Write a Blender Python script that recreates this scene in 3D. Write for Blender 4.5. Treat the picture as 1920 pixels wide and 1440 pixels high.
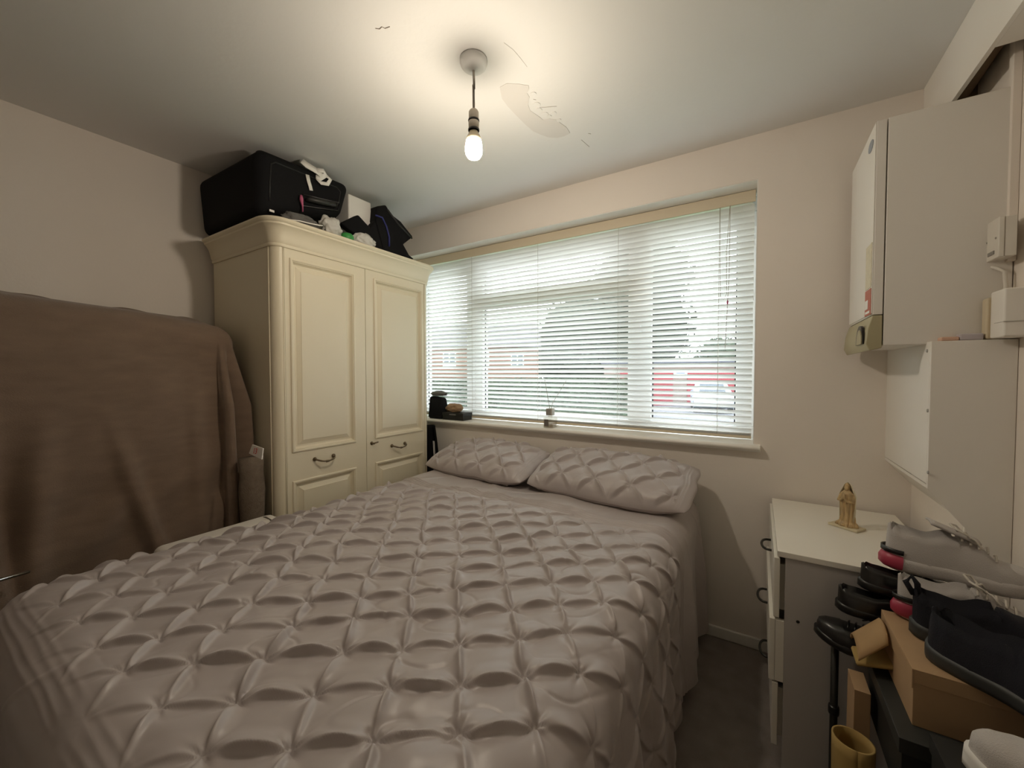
import bpy, bmesh, math, random
import numpy as np
from mathutils import Vector, Matrix, noise as mnoise
random.seed(7)
scene = bpy.context.scene
C = scene.collection
for o in list(bpy.data.objects): bpy.data.objects.remove(o)

# ------------------------------------------------------------------ camera
F_PX = 741.0
YAW = math.radians(32.0)
PITCH = math.radians(-1.55)
CAM = Vector((0, 0, 1.30))
cd = bpy.data.cameras.new('camera')
cd.sensor_fit = 'HORIZONTAL'; cd.sensor_width = 36.0
cd.lens = 36.0 * F_PX / 1920.0
cd.clip_start = 0.02; cd.clip_end = 500
cam = bpy.data.objects.new('camera', cd); C.objects.link(cam)
cam.location = CAM
cam.rotation_euler = (math.pi/2 + PITCH, 0, YAW)
scene.camera = cam
def ray(px, py):
    """direction of a photo pixel (1920 x 1440)"""
    d = Vector(((px-960)/F_PX, -(py-720)/F_PX, -1))
    return cam.rotation_euler.to_matrix() @ d
def at(px, py, axis, val):
    """the point where that direction meets a plane x/y/z = val"""
    d = ray(px, py); t = (val-CAM[axis])/d[axis]
    return CAM + d*t

# ------------------------------------------------------------------ world, exposure
w = bpy.data.worlds.new('overcast_sky'); scene.world = w; w.use_nodes = True
bg = w.node_tree.nodes['Background']
bg.inputs[0].default_value = (0.86, 0.94, 1.0, 1)
bg.inputs[1].default_value = 2.9
scene.view_settings.view_transform = 'Standard'
scene.view_settings.look = 'None'
scene.view_settings.gamma = 1.0
scene.view_settings.use_curve_mapping = False
scene.view_settings.exposure = 1.52
cy = scene.cycles
cy.use_denoising = True
cy.max_bounces = 14; cy.diffuse_bounces = 8; cy.transparent_max_bounces = 24
cy.sample_clamp_indirect = 6.0
cy.caustics_reflective = False; cy.caustics_refractive = False
BULB_E = 138.0

# ------------------------------------------------------------------ materials
def srgb(r, g, b):
    f = lambda c: (c/255/12.92 if c/255 <= .04045 else ((c/255+.055)/1.055)**2.4)
    return (f(r), f(g), f(b))
def mat(name, col, rough=.6, var=0.0, vscale=8.0, bump=0.0, bscale=60.0, metal=0.0, sheen=0.0,
        spec=.5, trans=0.0, alpha=1.0, stretch=None, coat=0.0):
    m = bpy.data.materials.new(name); m.use_nodes = True
    nt = m.node_tree; N = nt.nodes; L = nt.links
    p = N['Principled BSDF']
    p.inputs['Base Color'].default_value = (*col, 1)
    p.inputs['Roughness'].default_value = rough
    p.inputs['Metallic'].default_value = metal
    p.inputs['Specular IOR Level'].default_value = spec
    if sheen: p.inputs['Sheen Weight'].default_value = sheen; p.inputs['Sheen Roughness'].default_value = .4
    if coat: p.inputs['Coat Weight'].default_value = coat
    if trans: p.inputs['Transmission Weight'].default_value = trans
    p.inputs['Alpha'].default_value = alpha
    tc = N.new('ShaderNodeTexCoord'); src = tc.outputs['Object']
    if stretch:
        mp = N.new('ShaderNodeMapping'); mp.inputs['Scale'].default_value = stretch
        L.new(src, mp.inputs['Vector']); src = mp.outputs['Vector']
    if var:
        n = N.new('ShaderNodeTexNoise'); n.inputs['Scale'].default_value = vscale; n.inputs['Detail'].default_value = 5
        L.new(src, n.inputs['Vector'])
        r = N.new('ShaderNodeMix'); r.data_type = 'RGBA'
        r.inputs['A'].default_value = (*[c*(1-var) for c in col], 1)
        r.inputs['B'].default_value = (*[min(1, c*(1+var)) for c in col], 1)
        L.new(n.outputs['Fac'], r.inputs['Factor']); L.new(r.outputs['Result'], p.inputs['Base Color'])
    if bump:
        n = N.new('ShaderNodeTexNoise'); n.inputs['Scale'].default_value = bscale; n.inputs['Detail'].default_value = 4
        L.new(src, n.inputs['Vector'])
        b = N.new('ShaderNodeBump'); b.inputs['Strength'].default_value = bump; b.inputs['Distance'].default_value = .004
        L.new(n.outputs['Fac'], b.inputs['Height']); L.new(b.outputs['Normal'], p.inputs['Normal'])
    return m
def emit_mat(name, col, s):
    m = bpy.data.materials.new(name); m.use_nodes = True
    p = m.node_tree.nodes['Principled BSDF']
    p.inputs['Base Color'].default_value = (*col, 1)
    p.inputs['Emission Color'].default_value = (*col, 1); p.inputs['Emission Strength'].default_value = s
    return m
def thin_mat(name, col, tcol, fac, rough=.4):
    """thin sheet that lets some light through (blind slats, plastic bags)"""
    m = bpy.data.materials.new(name); m.use_nodes = True
    nt = m.node_tree; N = nt.nodes; L = nt.links
    p = N['Principled BSDF']; p.inputs['Base Color'].default_value = (*col, 1); p.inputs['Roughness'].default_value = rough
    t = N.new('ShaderNodeBsdfTranslucent'); t.inputs['Color'].default_value = (*tcol, 1)
    x = N.new('ShaderNodeMixShader'); x.inputs['Fac'].default_value = fac
    L.new(p.outputs[0], x.inputs[1]); L.new(t.outputs[0], x.inputs[2]); L.new(x.outputs[0], N['Material Output'].inputs['Surface'])
    return m
def glass_mat(name, tint=(1, 1, 1), gloss=.06):
    m = bpy.data.materials.new(name); m.use_nodes = True
    nt = m.node_tree; N = nt.nodes; L = nt.links
    N.remove(N['Principled BSDF'])
    t = N.new('ShaderNodeBsdfTransparent'); t.inputs['Color'].default_value = (*tint, 1)
    g = N.new('ShaderNodeBsdfGlossy'); g.inputs['Roughness'].default_value = .02
    x = N.new('ShaderNodeMixShader'); x.inputs['Fac'].default_value = gloss
    L.new(t.outputs[0], x.inputs[1]); L.new(g.outputs[0], x.inputs[2]); L.new(x.outputs[0], N['Material Output'].inputs['Surface'])
    return m

M = {}
M['wall'] = mat('wall_paint', (.80, .745, .685), .75, var=.04, vscale=3, bump=.12, bscale=90)
M['ceiling'] = mat('ceiling_paint', (.74, .735, .72), .8, var=.03, vscale=2, bump=.15, bscale=40)
M['plaster'] = mat('old_paint', (.665, .645, .62), .85)
M['crack'] = mat('crack_shade', (.30, .26, .22), .9)  # dark tone paints the shadow of lifted paint along the cracks
M['white_gloss'] = mat('white_gloss_paint', (.80, .78, .73), .35)
M['reveal'] = mat('reveal_paint', (.80, .78, .74), .6, bump=.05)
M['carpet'] = mat('carpet', (.27, .235, .21), .95, var=.30, vscale=14, bump=.8, bscale=400)
M['pvc'] = mat('window_pvc', (.80, .81, .82), .3)
M['gasket'] = mat('gasket_rubber', (.03, .03, .03), .7)
M['glass'] = glass_mat('window_glass', (.97, .98, .98), .05)
M['slat'] = thin_mat('blind_slat', (.77, .765, .735), (.82, .82, .79), .15, .35)
M['blindrail'] = mat('blind_rail', (.66, .58, .44), .5)
M['cord'] = mat('blind_cord', (.42, .38, .32), .8)
M['board'] = mat('painted_board', (.82, .79, .74), .55, var=.03, vscale=5)
M['board_white'] = M['board']
M['wood_raw'] = mat('raw_plywood', (.20, .14, .085), .8, var=.3, vscale=12)
M['screw'] = mat('screw_steel', (.45, .44, .42), .35, metal=.9)
M['cream'] = mat('wardrobe_cream', (.71, .64, .485), .42, var=.02, vscale=4)
M['brass'] = mat('aged_brass', (.20, .155, .10), .3, metal=1.0)
M['duvet'] = mat('duvet_satin', (.425, .380, .370), .38, var=.06, vscale=5, bump=.05, bscale=900, sheen=.05)
M['sheet'] = mat('mattress_white', (.62, .58, .52), .8, bump=.1, bscale=200)
M['bedbase'] = mat('divan_fabric', (.10, .085, .075), .9)
M['blanket'] = mat('brown_fleece', (.185, .128, .090), .95, var=.22, vscale=10, bump=.5, bscale=220, sheen=.25, stretch=(1, 1, 3.0))
M['black_fabric'] = mat('black_nylon', (.006, .006, .007), .85, bump=.3, bscale=500, spec=.2)
M['black_plastic'] = mat('black_plastic', (.012, .012, .012), .35)
M['black_card'] = mat('black_card', (.018, .018, .017), .6)
M['chrome'] = mat('chrome', (.8, .8, .8), .12, metal=1.0)
M['steel_dark'] = mat('dark_steel_tube', (.05, .05, .045), .4, metal=.6)
M['white_plastic'] = mat('white_plastic', (.72, .69, .63), .4)
M['old_plastic'] = mat('yellowed_plastic', (.66, .57, .41), .45)
M['bulb'] = emit_mat('lit_bulb', (1.0, .86, .69), BULB_E)
M['holder'] = mat('lampholder', (.62, .56, .48), .5)
M['flex'] = mat('flex', (.40, .36, .31), .6)
M['boiler'] = mat('boiler_enamel', (.76, .735, .69), .35)
M['boiler_front'] = M['boiler']
M['boiler_base'] = mat('boiler_panel', (.40, .36, .225), .4)
M['laminate'] = mat('white_laminate', (.80, .775, .70), .35, var=.02, vscale=6)
M['chestside'] = mat('grey_laminate', (.50, .475, .455), .5, var=.04, vscale=6)
M['kraft'] = mat('kraft_card', (.44, .285, .155), .8, var=.08, vscale=20)
M['navy'] = mat('navy_mesh', (.005, .006, .013), .85, bump=.6, bscale=700)
M['sole_dark'] = mat('dark_sole', (.035, .038, .038), .5)
M['black_leather'] = mat('black_leather', (.010, .010, .010), .3, coat=.3)
M['pale_mesh'] = mat('pale_mesh', (.52, .49, .47), .8, bump=.4, bscale=500)
M['pink'] = mat('pink_sole', (.40, .045, .085), .4)
M['lace'] = mat('shoe_lace', (.60, .56, .50), .8)
M['tan'] = mat('tan_suede', (.42, .27, .13), .8, var=.15, vscale=14)
M['ochre'] = mat('ochre_suede', (.40, .27, .09), .85, var=.15, vscale=14)
M['figurine'] = mat('figurine_resin', (.48, .34, .17), .5, var=.75, vscale=90, stretch=(1, 1, .25))
M['red'] = mat('red_print', (.55, .03, .02), .6)
M['paper'] = mat('white_paper', (.80, .78, .74), .7)
M['clear_bag'] = thin_mat('plastic_bag', (.72, .70, .66), (.8, .78, .74), .3, .25)
M['grey_bag'] = mat('grey_cloth', (.10, .095, .09), .85, var=.2, vscale=15)
M['green'] = mat('green_plastic', (.03, .25, .05), .4)
M['pinkstrap'] = mat('pink_strap', (.45, .10, .20), .7)
M['blue_pipe'] = mat('blue_piping', (.02, .025, .16), .6)
M['brown_paper'] = mat('brown_paper', (.32, .21, .12), .8)
M['rug'] = mat('rolled_rug', (.16, .12, .085), .95, var=.35, vscale=60, bump=1.0, bscale=300)
M['grey_print'] = mat('grey_print', (.28, .27, .25), .6)
M['dark_label'] = mat('dark_label', (.13, .115, .10), .6)
M['reed'] = mat('reed_stick', (.20, .15, .11), .8)
M['bottle'] = glass_mat('diffuser_glass', (.93, .91, .87), .10)
M['oil'] = mat('diffuser_oil', (.55, .50, .42), .2, alpha=.55)
# outdoors
M['grass'] = mat('lawn', (.07, .095, .04), .95, var=.35, vscale=3)
M['tarmac'] = mat('tarmac', (.10, .10, .105), .9, var=.1)
M['leafdark'] = mat('conifer_leaf', (.018, .026, .016), .9, var=.5, vscale=3)
M['leafmid'] = mat('hedge_leaf', (.028, .042, .020), .9, var=.5, vscale=4)
M['bark'] = mat('bark', (.06, .045, .035), .9)
M['brick'] = mat('house_brick', (.15, .075, .052), .9, var=.25, vscale=9)
M['roof'] = mat('roof_tile', (.085, .08, .083), .9, var=.2, vscale=9)
M['garage_door'] = mat('red_door', (.20, .024, .030), .5)
M['garage_wall'] = mat('garage_brick', (.18, .13, .11), .9, var=.15, vscale=10)
M['fascia'] = mat('garage_fascia', (.05, .05, .065), .8)
M['car'] = mat('silver_car', (.33, .37, .43), .4)
M['car_glass'] = mat('car_glass', (.03, .04, .05), .1)
M['tyre'] = mat('tyre', (.01, .01, .01), .8)
M['signblue'] = mat('sign_blue', (.05, .12, .38), .5)
M['sign_white'] = mat('sign_white', (.72, .73, .74), .5)

# ------------------------------------------------------------------ mesh helpers
class MB:
    def __init__(s): s.v = []; s.f = []
    def add(s, vs, fs):
        o = len(s.v); s.v += [tuple(v) for v in vs]; s.f += [tuple(i+o for i in f) for f in fs]; return s
    def box(s, x0, x1, y0, y1, z0, z1):
        return s.add([(x0,y0,z0),(x1,y0,z0),(x1,y1,z0),(x0,y1,z0),(x0,y0,z1),(x1,y0,z1),(x1,y1,z1),(x0,y1,z1)],
                     [(3,2,1,0),(4,5,6,7),(0,1,5,4),(1,2,6,5),(2,3,7,6),(3,0,4,7)])
    def hexa(s, p):
        return s.add(p, [(3,2,1,0),(4,5,6,7),(0,1,5,4),(1,2,6,5),(2,3,7,6),(3,0,4,7)])
    def tube(s, pts, r, n=8, caps=True):
        pts = [Vector(p) for p in pts]; k = len(pts); o = len(s.v)
        rr = r if isinstance(r, (list, tuple)) else [r]*k
        up = None
        for i in range(k):
            d = (pts[min(i+1, k-1)]-pts[max(i-1, 0)]).normalized()
            if up is None: up = Vector((0,0,1)) if abs(d.z) < .9 else Vector((1,0,0))
            a = d.cross(up).normalized(); b = a.cross(d).normalized(); up = b
            for j in range(n):
                t = 2*math.pi*j/n
                s.v.append(tuple(pts[i]+(a*math.cos(t)+b*math.sin(t))*rr[i]))
        for i in range(k-1):
            for j in range(n):
                s.f.append((o+i*n+j, o+i*n+(j+1)%n, o+(i+1)*n+(j+1)%n, o+(i+1)*n+j))
        if caps:
            s.f.append(tuple(o+j for j in reversed(range(n)))); s.f.append(tuple(o+(k-1)*n+j for j in range(n)))
        return s
    def lathe(s, c, prof, n=24, sx=1, sy=1):
        o = len(s.v); k = len(prof)
        for r, z in prof:
            for j in range(n):
                t = 2*math.pi*j/n; s.v.append((c[0]+r*sx*math.cos(t), c[1]+r*sy*math.sin(t), c[2]+z))
        for i in range(k-1):
            for j in range(n):
                s.f.append((o+i*n+j, o+i*n+(j+1)%n, o+(i+1)*n+(j+1)%n, o+(i+1)*n+j))
        s.f.append(tuple(o+j for j in reversed(range(n)))); s.f.append(tuple(o+(k-1)*n+j for j in range(n)))
        return s
    def prism(s, poly, axis, a, b):
        """polygon in the two other axes (cyclic order kept), extruded along axis from a to b"""
        n = len(poly); o = len(s.v)
        for q in (a, b):
            for p in poly:
                if axis == 0: s.v.append((q, p[0], p[1]))
                elif axis == 1: s.v.append((p[0], q, p[1]))
                else: s.v.append((p[0], p[1], q))
        s.f.append(tuple(o+i for i in range(n))); s.f.append(tuple(o+n+i for i in reversed(range(n))))
        for i in range(n):
            j = (i+1) % n; s.f.append((o+i, o+n+i, o+n+j, o+j))
        return s
    def grid(s, fn, nu, nv, close_u=False):
        o = len(s.v)
        for i in range(nu+1):
            for j in range(nv+1): s.v.append(tuple(fn(i/nu, j/nv)))
        for i in range(nu):
            for j in range(nv):
                a = o+i*(nv+1)+j; s.f.append((a, a+nv+1, a+nv+2, a+1))
        return s
    def build(s, name, m, parent=None, smooth=False, bevel=0, seg=2, local=False, solid=0, fix=True):
        me = bpy.data.meshes.new(name)
        off = Vector((0,0,0))
        if parent is not None and not local:
            q = parent
            while q is not None: off += q.location; q = q.parent
        me.from_pydata([tuple(Vector(v)-off) for v in s.v], [], s.f)
        if fix:
            b = bmesh.new(); b.from_mesh(me); bmesh.ops.recalc_face_normals(b, faces=b.faces)
            b.to_mesh(me); b.free()
        me.materials.append(M[m] if isinstance(m, str) else m)
        if smooth: me.polygons.foreach_set('use_smooth', [True]*len(me.polygons))
        o = bpy.data.objects.new(name, me); C.objects.link(o)
        if parent is not None: o.parent = parent
        if solid:
            md = o.modifiers.new('thick', 'SOLIDIFY'); md.thickness = solid; md.offset = 0
        if bevel:
            md = o.modifiers.new('bevel', 'BEVEL'); md.width = bevel; md.segments = seg; md.limit_method = 'ANGLE'
            md.angle_limit = math.radians(35)
            me.polygons.foreach_set('use_smooth', [True]*len(me.polygons))
            w_ = o.modifiers.new('wn', 'WEIGHTED_NORMAL'); w_.keep_sharp = True
        return o
def tag(o, label, cat=None, group=None, kind=None):
    o['label'] = label
    if cat: o['category'] = cat
    if group: o['group'] = group
    if kind: o['kind'] = kind
    return o
def thing(name, label, cat, loc=(0,0,0), group=None, rot=None):
    o = bpy.data.objects.new(name, None); C.objects.link(o); o.location = loc; o.empty_display_size = .05
    if rot: o.rotation_euler = rot
    return tag(o, label, cat, group)
def struct(o, label=None):
    o['kind'] = 'structure'
    if label: o['label'] = label
    return o
def text_mesh(body, size, m, parent, mtx, name='lettering', extrude=.0004):
    cu = bpy.data.curves.new(name, 'FONT'); cu.body = body; cu.size = size; cu.extrude = extrude
    cu.align_x = 'CENTER'; cu.align_y = 'CENTER'
    to = bpy.data.objects.new(name, cu); C.objects.link(to)
    dg = bpy.context.evaluated_depsgraph_get()
    me = bpy.data.meshes.new_from_object(to.evaluated_get(dg))
    bpy.data.objects.remove(to)
    me.materials.clear(); me.materials.append(M[m])
    o = bpy.data.objects.new(name, me); C.objects.link(o); o.parent = parent
    q = parent; off = Vector((0,0,0))
    while q is not None: off += q.location; q = q.parent
    o.matrix_local = Matrix.Translation(-off) @ mtx
    return o
def n3(x, y, z): return mnoise.noise(Vector((x, y, z)))

# ------------------------------------------------------------------ room dimensions
XL, XR = -2.60, 0.614           # left / right wall
YB, YF = 2.166, -1.35           # window wall / wall behind the camera
ZC = 2.40                       # ceiling
WX0, WX1, WZ0, WZ1 = -2.36, -0.015, 0.965, 2.196      # window opening
YBL = 2.285                     # blind plane
YW = 2.365                      # window frame inner face

# ------------------------------------------------------------------ structure
struct(MB().box(XL-.1, XR+.1, YF-.1, YB+.3, -.1, 0).build('floor', 'carpet'), 'dark brown carpet floor')
ceil = struct(MB().box(XL-.1, XR+.1, YF-.1, YB+.3, ZC, ZC+.1).build('ceiling', 'ceiling'), 'white painted ceiling with peeling paint')
struct(MB().box(XL-.1, XL, YF, YB+.3, 0, ZC).build('wall_left', 'wall'), 'cream painted wall behind the brown blanket')
struct(MB().box(XR, XR+.1, YF, YB+.3, 0, ZC).build('wall_right', 'wall'), 'cream painted wall carrying the boiler')
struct(MB().box(XL, XR, YF-.1, YF, 0, ZC).build('wall_front', 'wall'), 'cream painted wall facing the window')
wb = MB()
wb.box(XL, WX0, YB, YB+.3, 0, ZC); wb.box(WX1, XR, YB, YB+.3, 0, ZC)
wb.box(WX0, WX1, YB, YB+.3, 0, WZ0-.03); wb.box(WX0, WX1, YB, YB+.3, WZ1, ZC)
struct(wb.build('wall_back', 'wall'), 'cream painted wall around the wide window')
# plaster lining of the window recess (bright white)
lin = MB()
lin.box(WX0, WX1, YB+.0015, YB+.26, WZ1-.004, WZ1-.0002)
lin.box(WX1-.004, WX1-.0002, YB+.0015, YB+.26, WZ0, WZ1-.004)
lin.box(WX0+.0002, WX0+.004, YB+.0015, YB+.26, WZ0, WZ1-.004)
struct(lin.build('trim_1', 'reveal'), 'white plaster lining of the window recess')
# baseboards
def skirting(name, pts, label):
    m = MB(); (x0, y0), (x1, y1) = pts
    m.box(min(x0,x1), max(x0,x1), min(y0,y1), max(y0,y1), 0, .055)
    struct(m.build(name, 'white_gloss', bevel=.006), label)
skirting('baseboard_back', ((XL+.02, YB-.014), (XR-.1, YB-.0002)), 'low white baseboard under the window')
skirting('baseboard_left', ((XL+.0002, YF+.02), (XL+.014, YB-.02)), 'low white baseboard along the left wall')
skirting('baseboard_right', ((XR-.014, YF+.02), (XR-.0002, 1.66)), 'low white baseboard along the right wall')
# peeling paint on the ceiling: bare patch with raised paint edges
zp = ZC-.0012
def cpt(px, py): p = at(px, py, 2, ZC); return (p.x, p.y)
patch = [(937,163),(950,156),(972,157),(991,160),(992,166),(988,174),(993,182),(990,196),(994,207),(1003,213),(1012,219),(1018,224),(1030,222),(1043,224),(1052,231),(1062,238),(1069,249),(1058,255),(1044,258),(1028,257),(1014,252),(1000,246),(985,233),(970,218),(952,199),(941,184)]
MB().prism([cpt(*p) for p in patch], 2, ZC-.0015, ZC-.0002).build('bare_patch', 'plaster', ceil)
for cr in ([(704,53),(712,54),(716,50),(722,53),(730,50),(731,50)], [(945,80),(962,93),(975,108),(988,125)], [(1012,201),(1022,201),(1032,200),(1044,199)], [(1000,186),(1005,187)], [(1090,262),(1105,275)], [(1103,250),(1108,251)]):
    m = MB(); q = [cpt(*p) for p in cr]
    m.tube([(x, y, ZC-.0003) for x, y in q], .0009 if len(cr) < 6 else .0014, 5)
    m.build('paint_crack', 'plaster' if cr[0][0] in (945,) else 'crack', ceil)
fl = MB()
for (px, py, r) in [(1000,176,7),(1006,196,9),(1022,214,8),(1038,212,7),(1010,206,8),(1048,225,6),(1030,218,6)]:
    c0 = at(px, py, 2, ZC); rr = r*.0018
    pl = [(c0.x+rr*(1+.35*n3(k, px, py))*math.cos(k*math.pi/4), c0.y+rr*(1+.35*n3(k+9, px, py))*math.sin(k*math.pi/4)) for k in range(8)]
    fl.prism(pl, 2, ZC-.0025, ZC-.0004)
fl.build('paint_flake', 'ceiling', ceil)

# ------------------------------------------------------------------ window
win = bpy.data.objects.new('window_1', None); C.objects.link(win); win.location = ((WX0+WX1)/2, YW, WZ0)
struct(win, 'wide white plastic window with three bays behind the blind')
FW = .055
def wx(px): return at(px, 620, 1, YW).x
m1a, m1b = wx(876), wx(906); m2a, m2b = wx(1178), wx(1222); rj = wx(1381)
zt = at(1000, 552, 1, YW).z
fr = MB()
fr.box(WX0+.004, WX1-.004, YW, YW+.065, WZ0, WZ0+.06)
fr.box(WX0+.004, WX1-.004, YW, YW+.065, WZ1-.075, WZ1-.004)
fr.box(WX0+.004, WX0+.06, YW, YW+.065, WZ0+.06, WZ1-.075)
fr.box(rj, WX1-.004, YW, YW+.065, WZ0+.06, WZ1-.075)
fr.build('outer_frame', 'pvc', win, bevel=.004)
for a, b in ((m1a, m1b), (m2a, m2b)):
    MB().box(a, b, YW-.006, YW+.06, WZ0+.06, WZ1-.075).build('mullion', 'pvc', win, bevel=.004)
MB().box(m1b, m2a, YW-.006, YW+.06, zt-.045, zt+.045).build('transom', 'pvc', win, bevel=.004)
panes = [(WX0+.06, m1a, WZ0+.06, WZ1-.075), (m1b, m2a, WZ0+.06, zt-.045), (m1b, m2a, zt+.045, WZ1-.075), (m2b, rj, WZ0+.06, WZ1-.075)]
for (a, b, c_, d) in panes:
    g = MB().box(a, b, YW+.03, YW+.036, c_, d).build('pane', 'glass', win)
    k = MB()
    t = .007
    k.box(a, a+t, YW+.022, YW+.029, c_, d); k.box(b-t, b, YW+.022, YW+.029, c_, d)
    k.box(a+t, b-t, YW+.022, YW+.029, c_, c_+t); k.box(a+t, b-t, YW+.022, YW+.029, d-t, d)
    k.build('gasket', 'gasket', g)
hz = at(1200, 610, 1, YW).z
hd = MB().box((m2a+m2b)/2-.012, (m2a+m2b)/2+.012, YW-.030, YW-.007, hz-.05, hz+.05)
hd.build('window_handle', 'pvc', win, bevel=.004)
# sill board with bullnose
sp = [(YB-.038, WZ0-.022), (YB-.045, WZ0-.014), (YB-.045, WZ0-.006), (YB-.038, WZ0+.001), (YB-.03, WZ0+.004), (YW-.002, WZ0+.004), (YW-.002, WZ0-.029), (YB-.03, WZ0-.029)]
struct(MB().prism(sp, 0, WX0-.03, WX1+.025).build('trim_2', 'white_gloss', bevel=.003), 'white gloss window sill board with rounded nose')

# ------------------------------------------------------------------ venetian blind
bx0, bx1 = WX0+.012, WX1-.010
bz_top = WZ1-.002
blind = thing('venetian_blind', 'wide cream venetian blind with tilted slats hanging in the window recess', 'blind', ((bx0+bx1)/2, YBL, WZ0+.02))
vz = at(1405, 379, 1, YBL-.02).z
MB().box(bx0, bx1, YBL-.020, YBL-.012, vz, bz_top-.004).build('valance', 'blindrail', blind, bevel=.002)
MB().box(bx0+.01, bx1-.012, YBL-.010, YBL+.035, vz+.006, bz_top-.006).build('headrail', 'white_gloss', blind, bevel=.002)
PITCH_S, SW, TH = .0297, .0355, math.radians(34)
zs0 = vz-.018
nsl = int((zs0-(WZ0+.045))/PITCH_S)+1
slat0 = None
for i in range(nsl):
    z = zs0-i*PITCH_S
    if slat0 is None:
        m = MB(); n = 6; sec = []
        for k in range(n+1):
            q = k/n-.5; bow = .0022*(1-4*q*q)
            yy, zz = q*SW, bow
            sec.append((yy*math.cos(TH)+zz*math.sin(TH), -yy*math.sin(TH)+zz*math.cos(TH)))
        hl = (bx1-bx0)/2-.004
        for x in (-hl, hl):
            for (yy, zz) in sec: m.v.append((x, yy, zz))
        for k in range(n): m.f.append((k, k+1, n+2+k, n+1+k))
        slat0 = m.build('slat', 'slat', blind, smooth=True, local=True, fix=False)
        o = slat0
    else:
        o = slat0.copy(); C.objects.link(o)
    sag = .0 if i < nsl-4 else 0
    o.location = (random.uniform(-.001, .001), 0, z-(WZ0+.02))
    o.rotation_euler = (random.uniform(-.03, .03), random.uniform(-.0006, .0006), 0)
zbr = zs0-nsl*PITCH_S+.002
MB().box(bx0+.004, bx1-.004, YBL-.017, YBL+.017, WZ0+.012, WZ0+.026).build('bottom_rail', 'blindrail', blind, bevel=.003)
for k in range(3):
    o = MB().box(bx0+.004, bx1-.004, YBL-.0165+.001*k, YBL+.0165, WZ0+.0275+.004*k, WZ0+.029+.004*k).build('slat', 'slat', blind)
lad = [wx_ for wx_ in (at(888, 620, 1, YBL).x, at(1011, 620, 1, YBL).x, at(1160, 620, 1, YBL).x, at(1347, 620, 1, YBL).x)]
for x in lad:
    m = MB()
    for dy in (-.0195, .0195): m.tube([(x, YBL+dy, vz), (x+.001, YBL+dy, WZ0+.028)], .0008, 5)
    m.build('ladder_cord', 'cord', blind)
# pull cords with knot
cx1, cx2 = at(1350, 420, 1, YBL-.03).x, at(1368, 420, 1, YBL-.03).x
yq = YBL-.030
zA = vz+.002
zl = at(1362, 562, 1, yq).z; zb = at(1364, 653, 1, yq).z; zk = at(1367, 566, 1, yq).z
MB().tube([(cx1, yq+.012, zA), (cx1, yq, zA-.02), (cx1+.002, yq, (zA+zl)/2), (cx1+.006, yq, zl+.02), (cx1+.02, yq, zl), (cx1+.034, yq, zl+.03), (cx2-.012, yq, (zA+zl)/2), (cx2, yq, zA-.02), (cx2, yq+.012, zA)], .0011, 6).build('lift_cord', 'cord', blind, smooth=True)
MB().tube([(cx2+.002, yq+.012, zA), (cx2+.002, yq, zA-.02), (cx2+.001, yq, (zA+zb)/2), (cx2-.004, yq, zk), (cx2-.012, yq, zb)], .0012, 6).build('tilt_cord', 'cord', blind, smooth=True)
MB().lathe((cx2-.004, yq, zk), [(.001,-.012),(.004,-.01),(.0045,0),(.002,.008),(.001,.01)], 8).build('cord_knot', 'pinkstrap', blind, smooth=True)

# ------------------------------------------------------------------ pipe boxing, ceiling duct, boiler
BXU, BXL, BY = .440, .520, 1.685      # upper / lower left faces, front face
bz_u = at(1745, 640, 1, BY).z; bz_d = at(1745, 917, 1, BY).z; bz_e = at(1827, 992, 1, BY).z
box = bpy.data.objects.new('trim_3', None); C.objects.link(box); box.location = (.55, 1.9, 0)
struct(box, 'boxed-in pipes below the boiler, white front board and side panel')
fp = [(BXU, bz_u), (XR-.001, bz_u), (XR-.001, .0), (BXL, .0), (BXL, bz_e), (BXU, bz_d)]
MB().prism(fp, 1, BY, BY+.012).build('front_panel', 'board', box, bevel=.0015)
MB().box(BXU, BXU+.012, BY+.0125, YB-.0005, bz_d+.012, bz_u).build('side_panel', 'board_white', box, bevel=.001)
MB().box(BXL, BXL+.012, BY+.0125, YB-.0005, 0, bz_d+.15).build('lower_panel', 'wall', box)
MB().box(BXU+.0125, XR-.001, BY+.0125, YB-.0005, bz_u-.012, bz_u-.0005).build('top_panel', 'board', box)
sb = MB().hexa([(BXU, BY+.0125, bz_d), (BXL+.013, BY+.0125, bz_e), (BXL+.013, YB-.0005, bz_e), (BXU, YB-.0005, bz_d), (BXU, BY+.0125, bz_d+.011), (BXL+.013, BY+.0125, bz_e+.011), (BXL+.013, YB-.0005, bz_e+.011), (BXU, YB-.0005, bz_d+.011)])
sb.build('soffit_panel', 'board', box)
for (px, py) in ((1739, 658), (1740, 770), (1741, 886)):
    z = at(px, py, 0, BXU).z; y = at(px, py, 0, BXU).y
    m = MB(); m.lathe((0,0,0), [(.0055,0),(.005,.0025),(.002,.0035)], 12)
    m.v = [(BXU-v[2], y+v[0], z+v[1]) for v in m.v]
    m.build('screw', 'screw', box, smooth=True)
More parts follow.
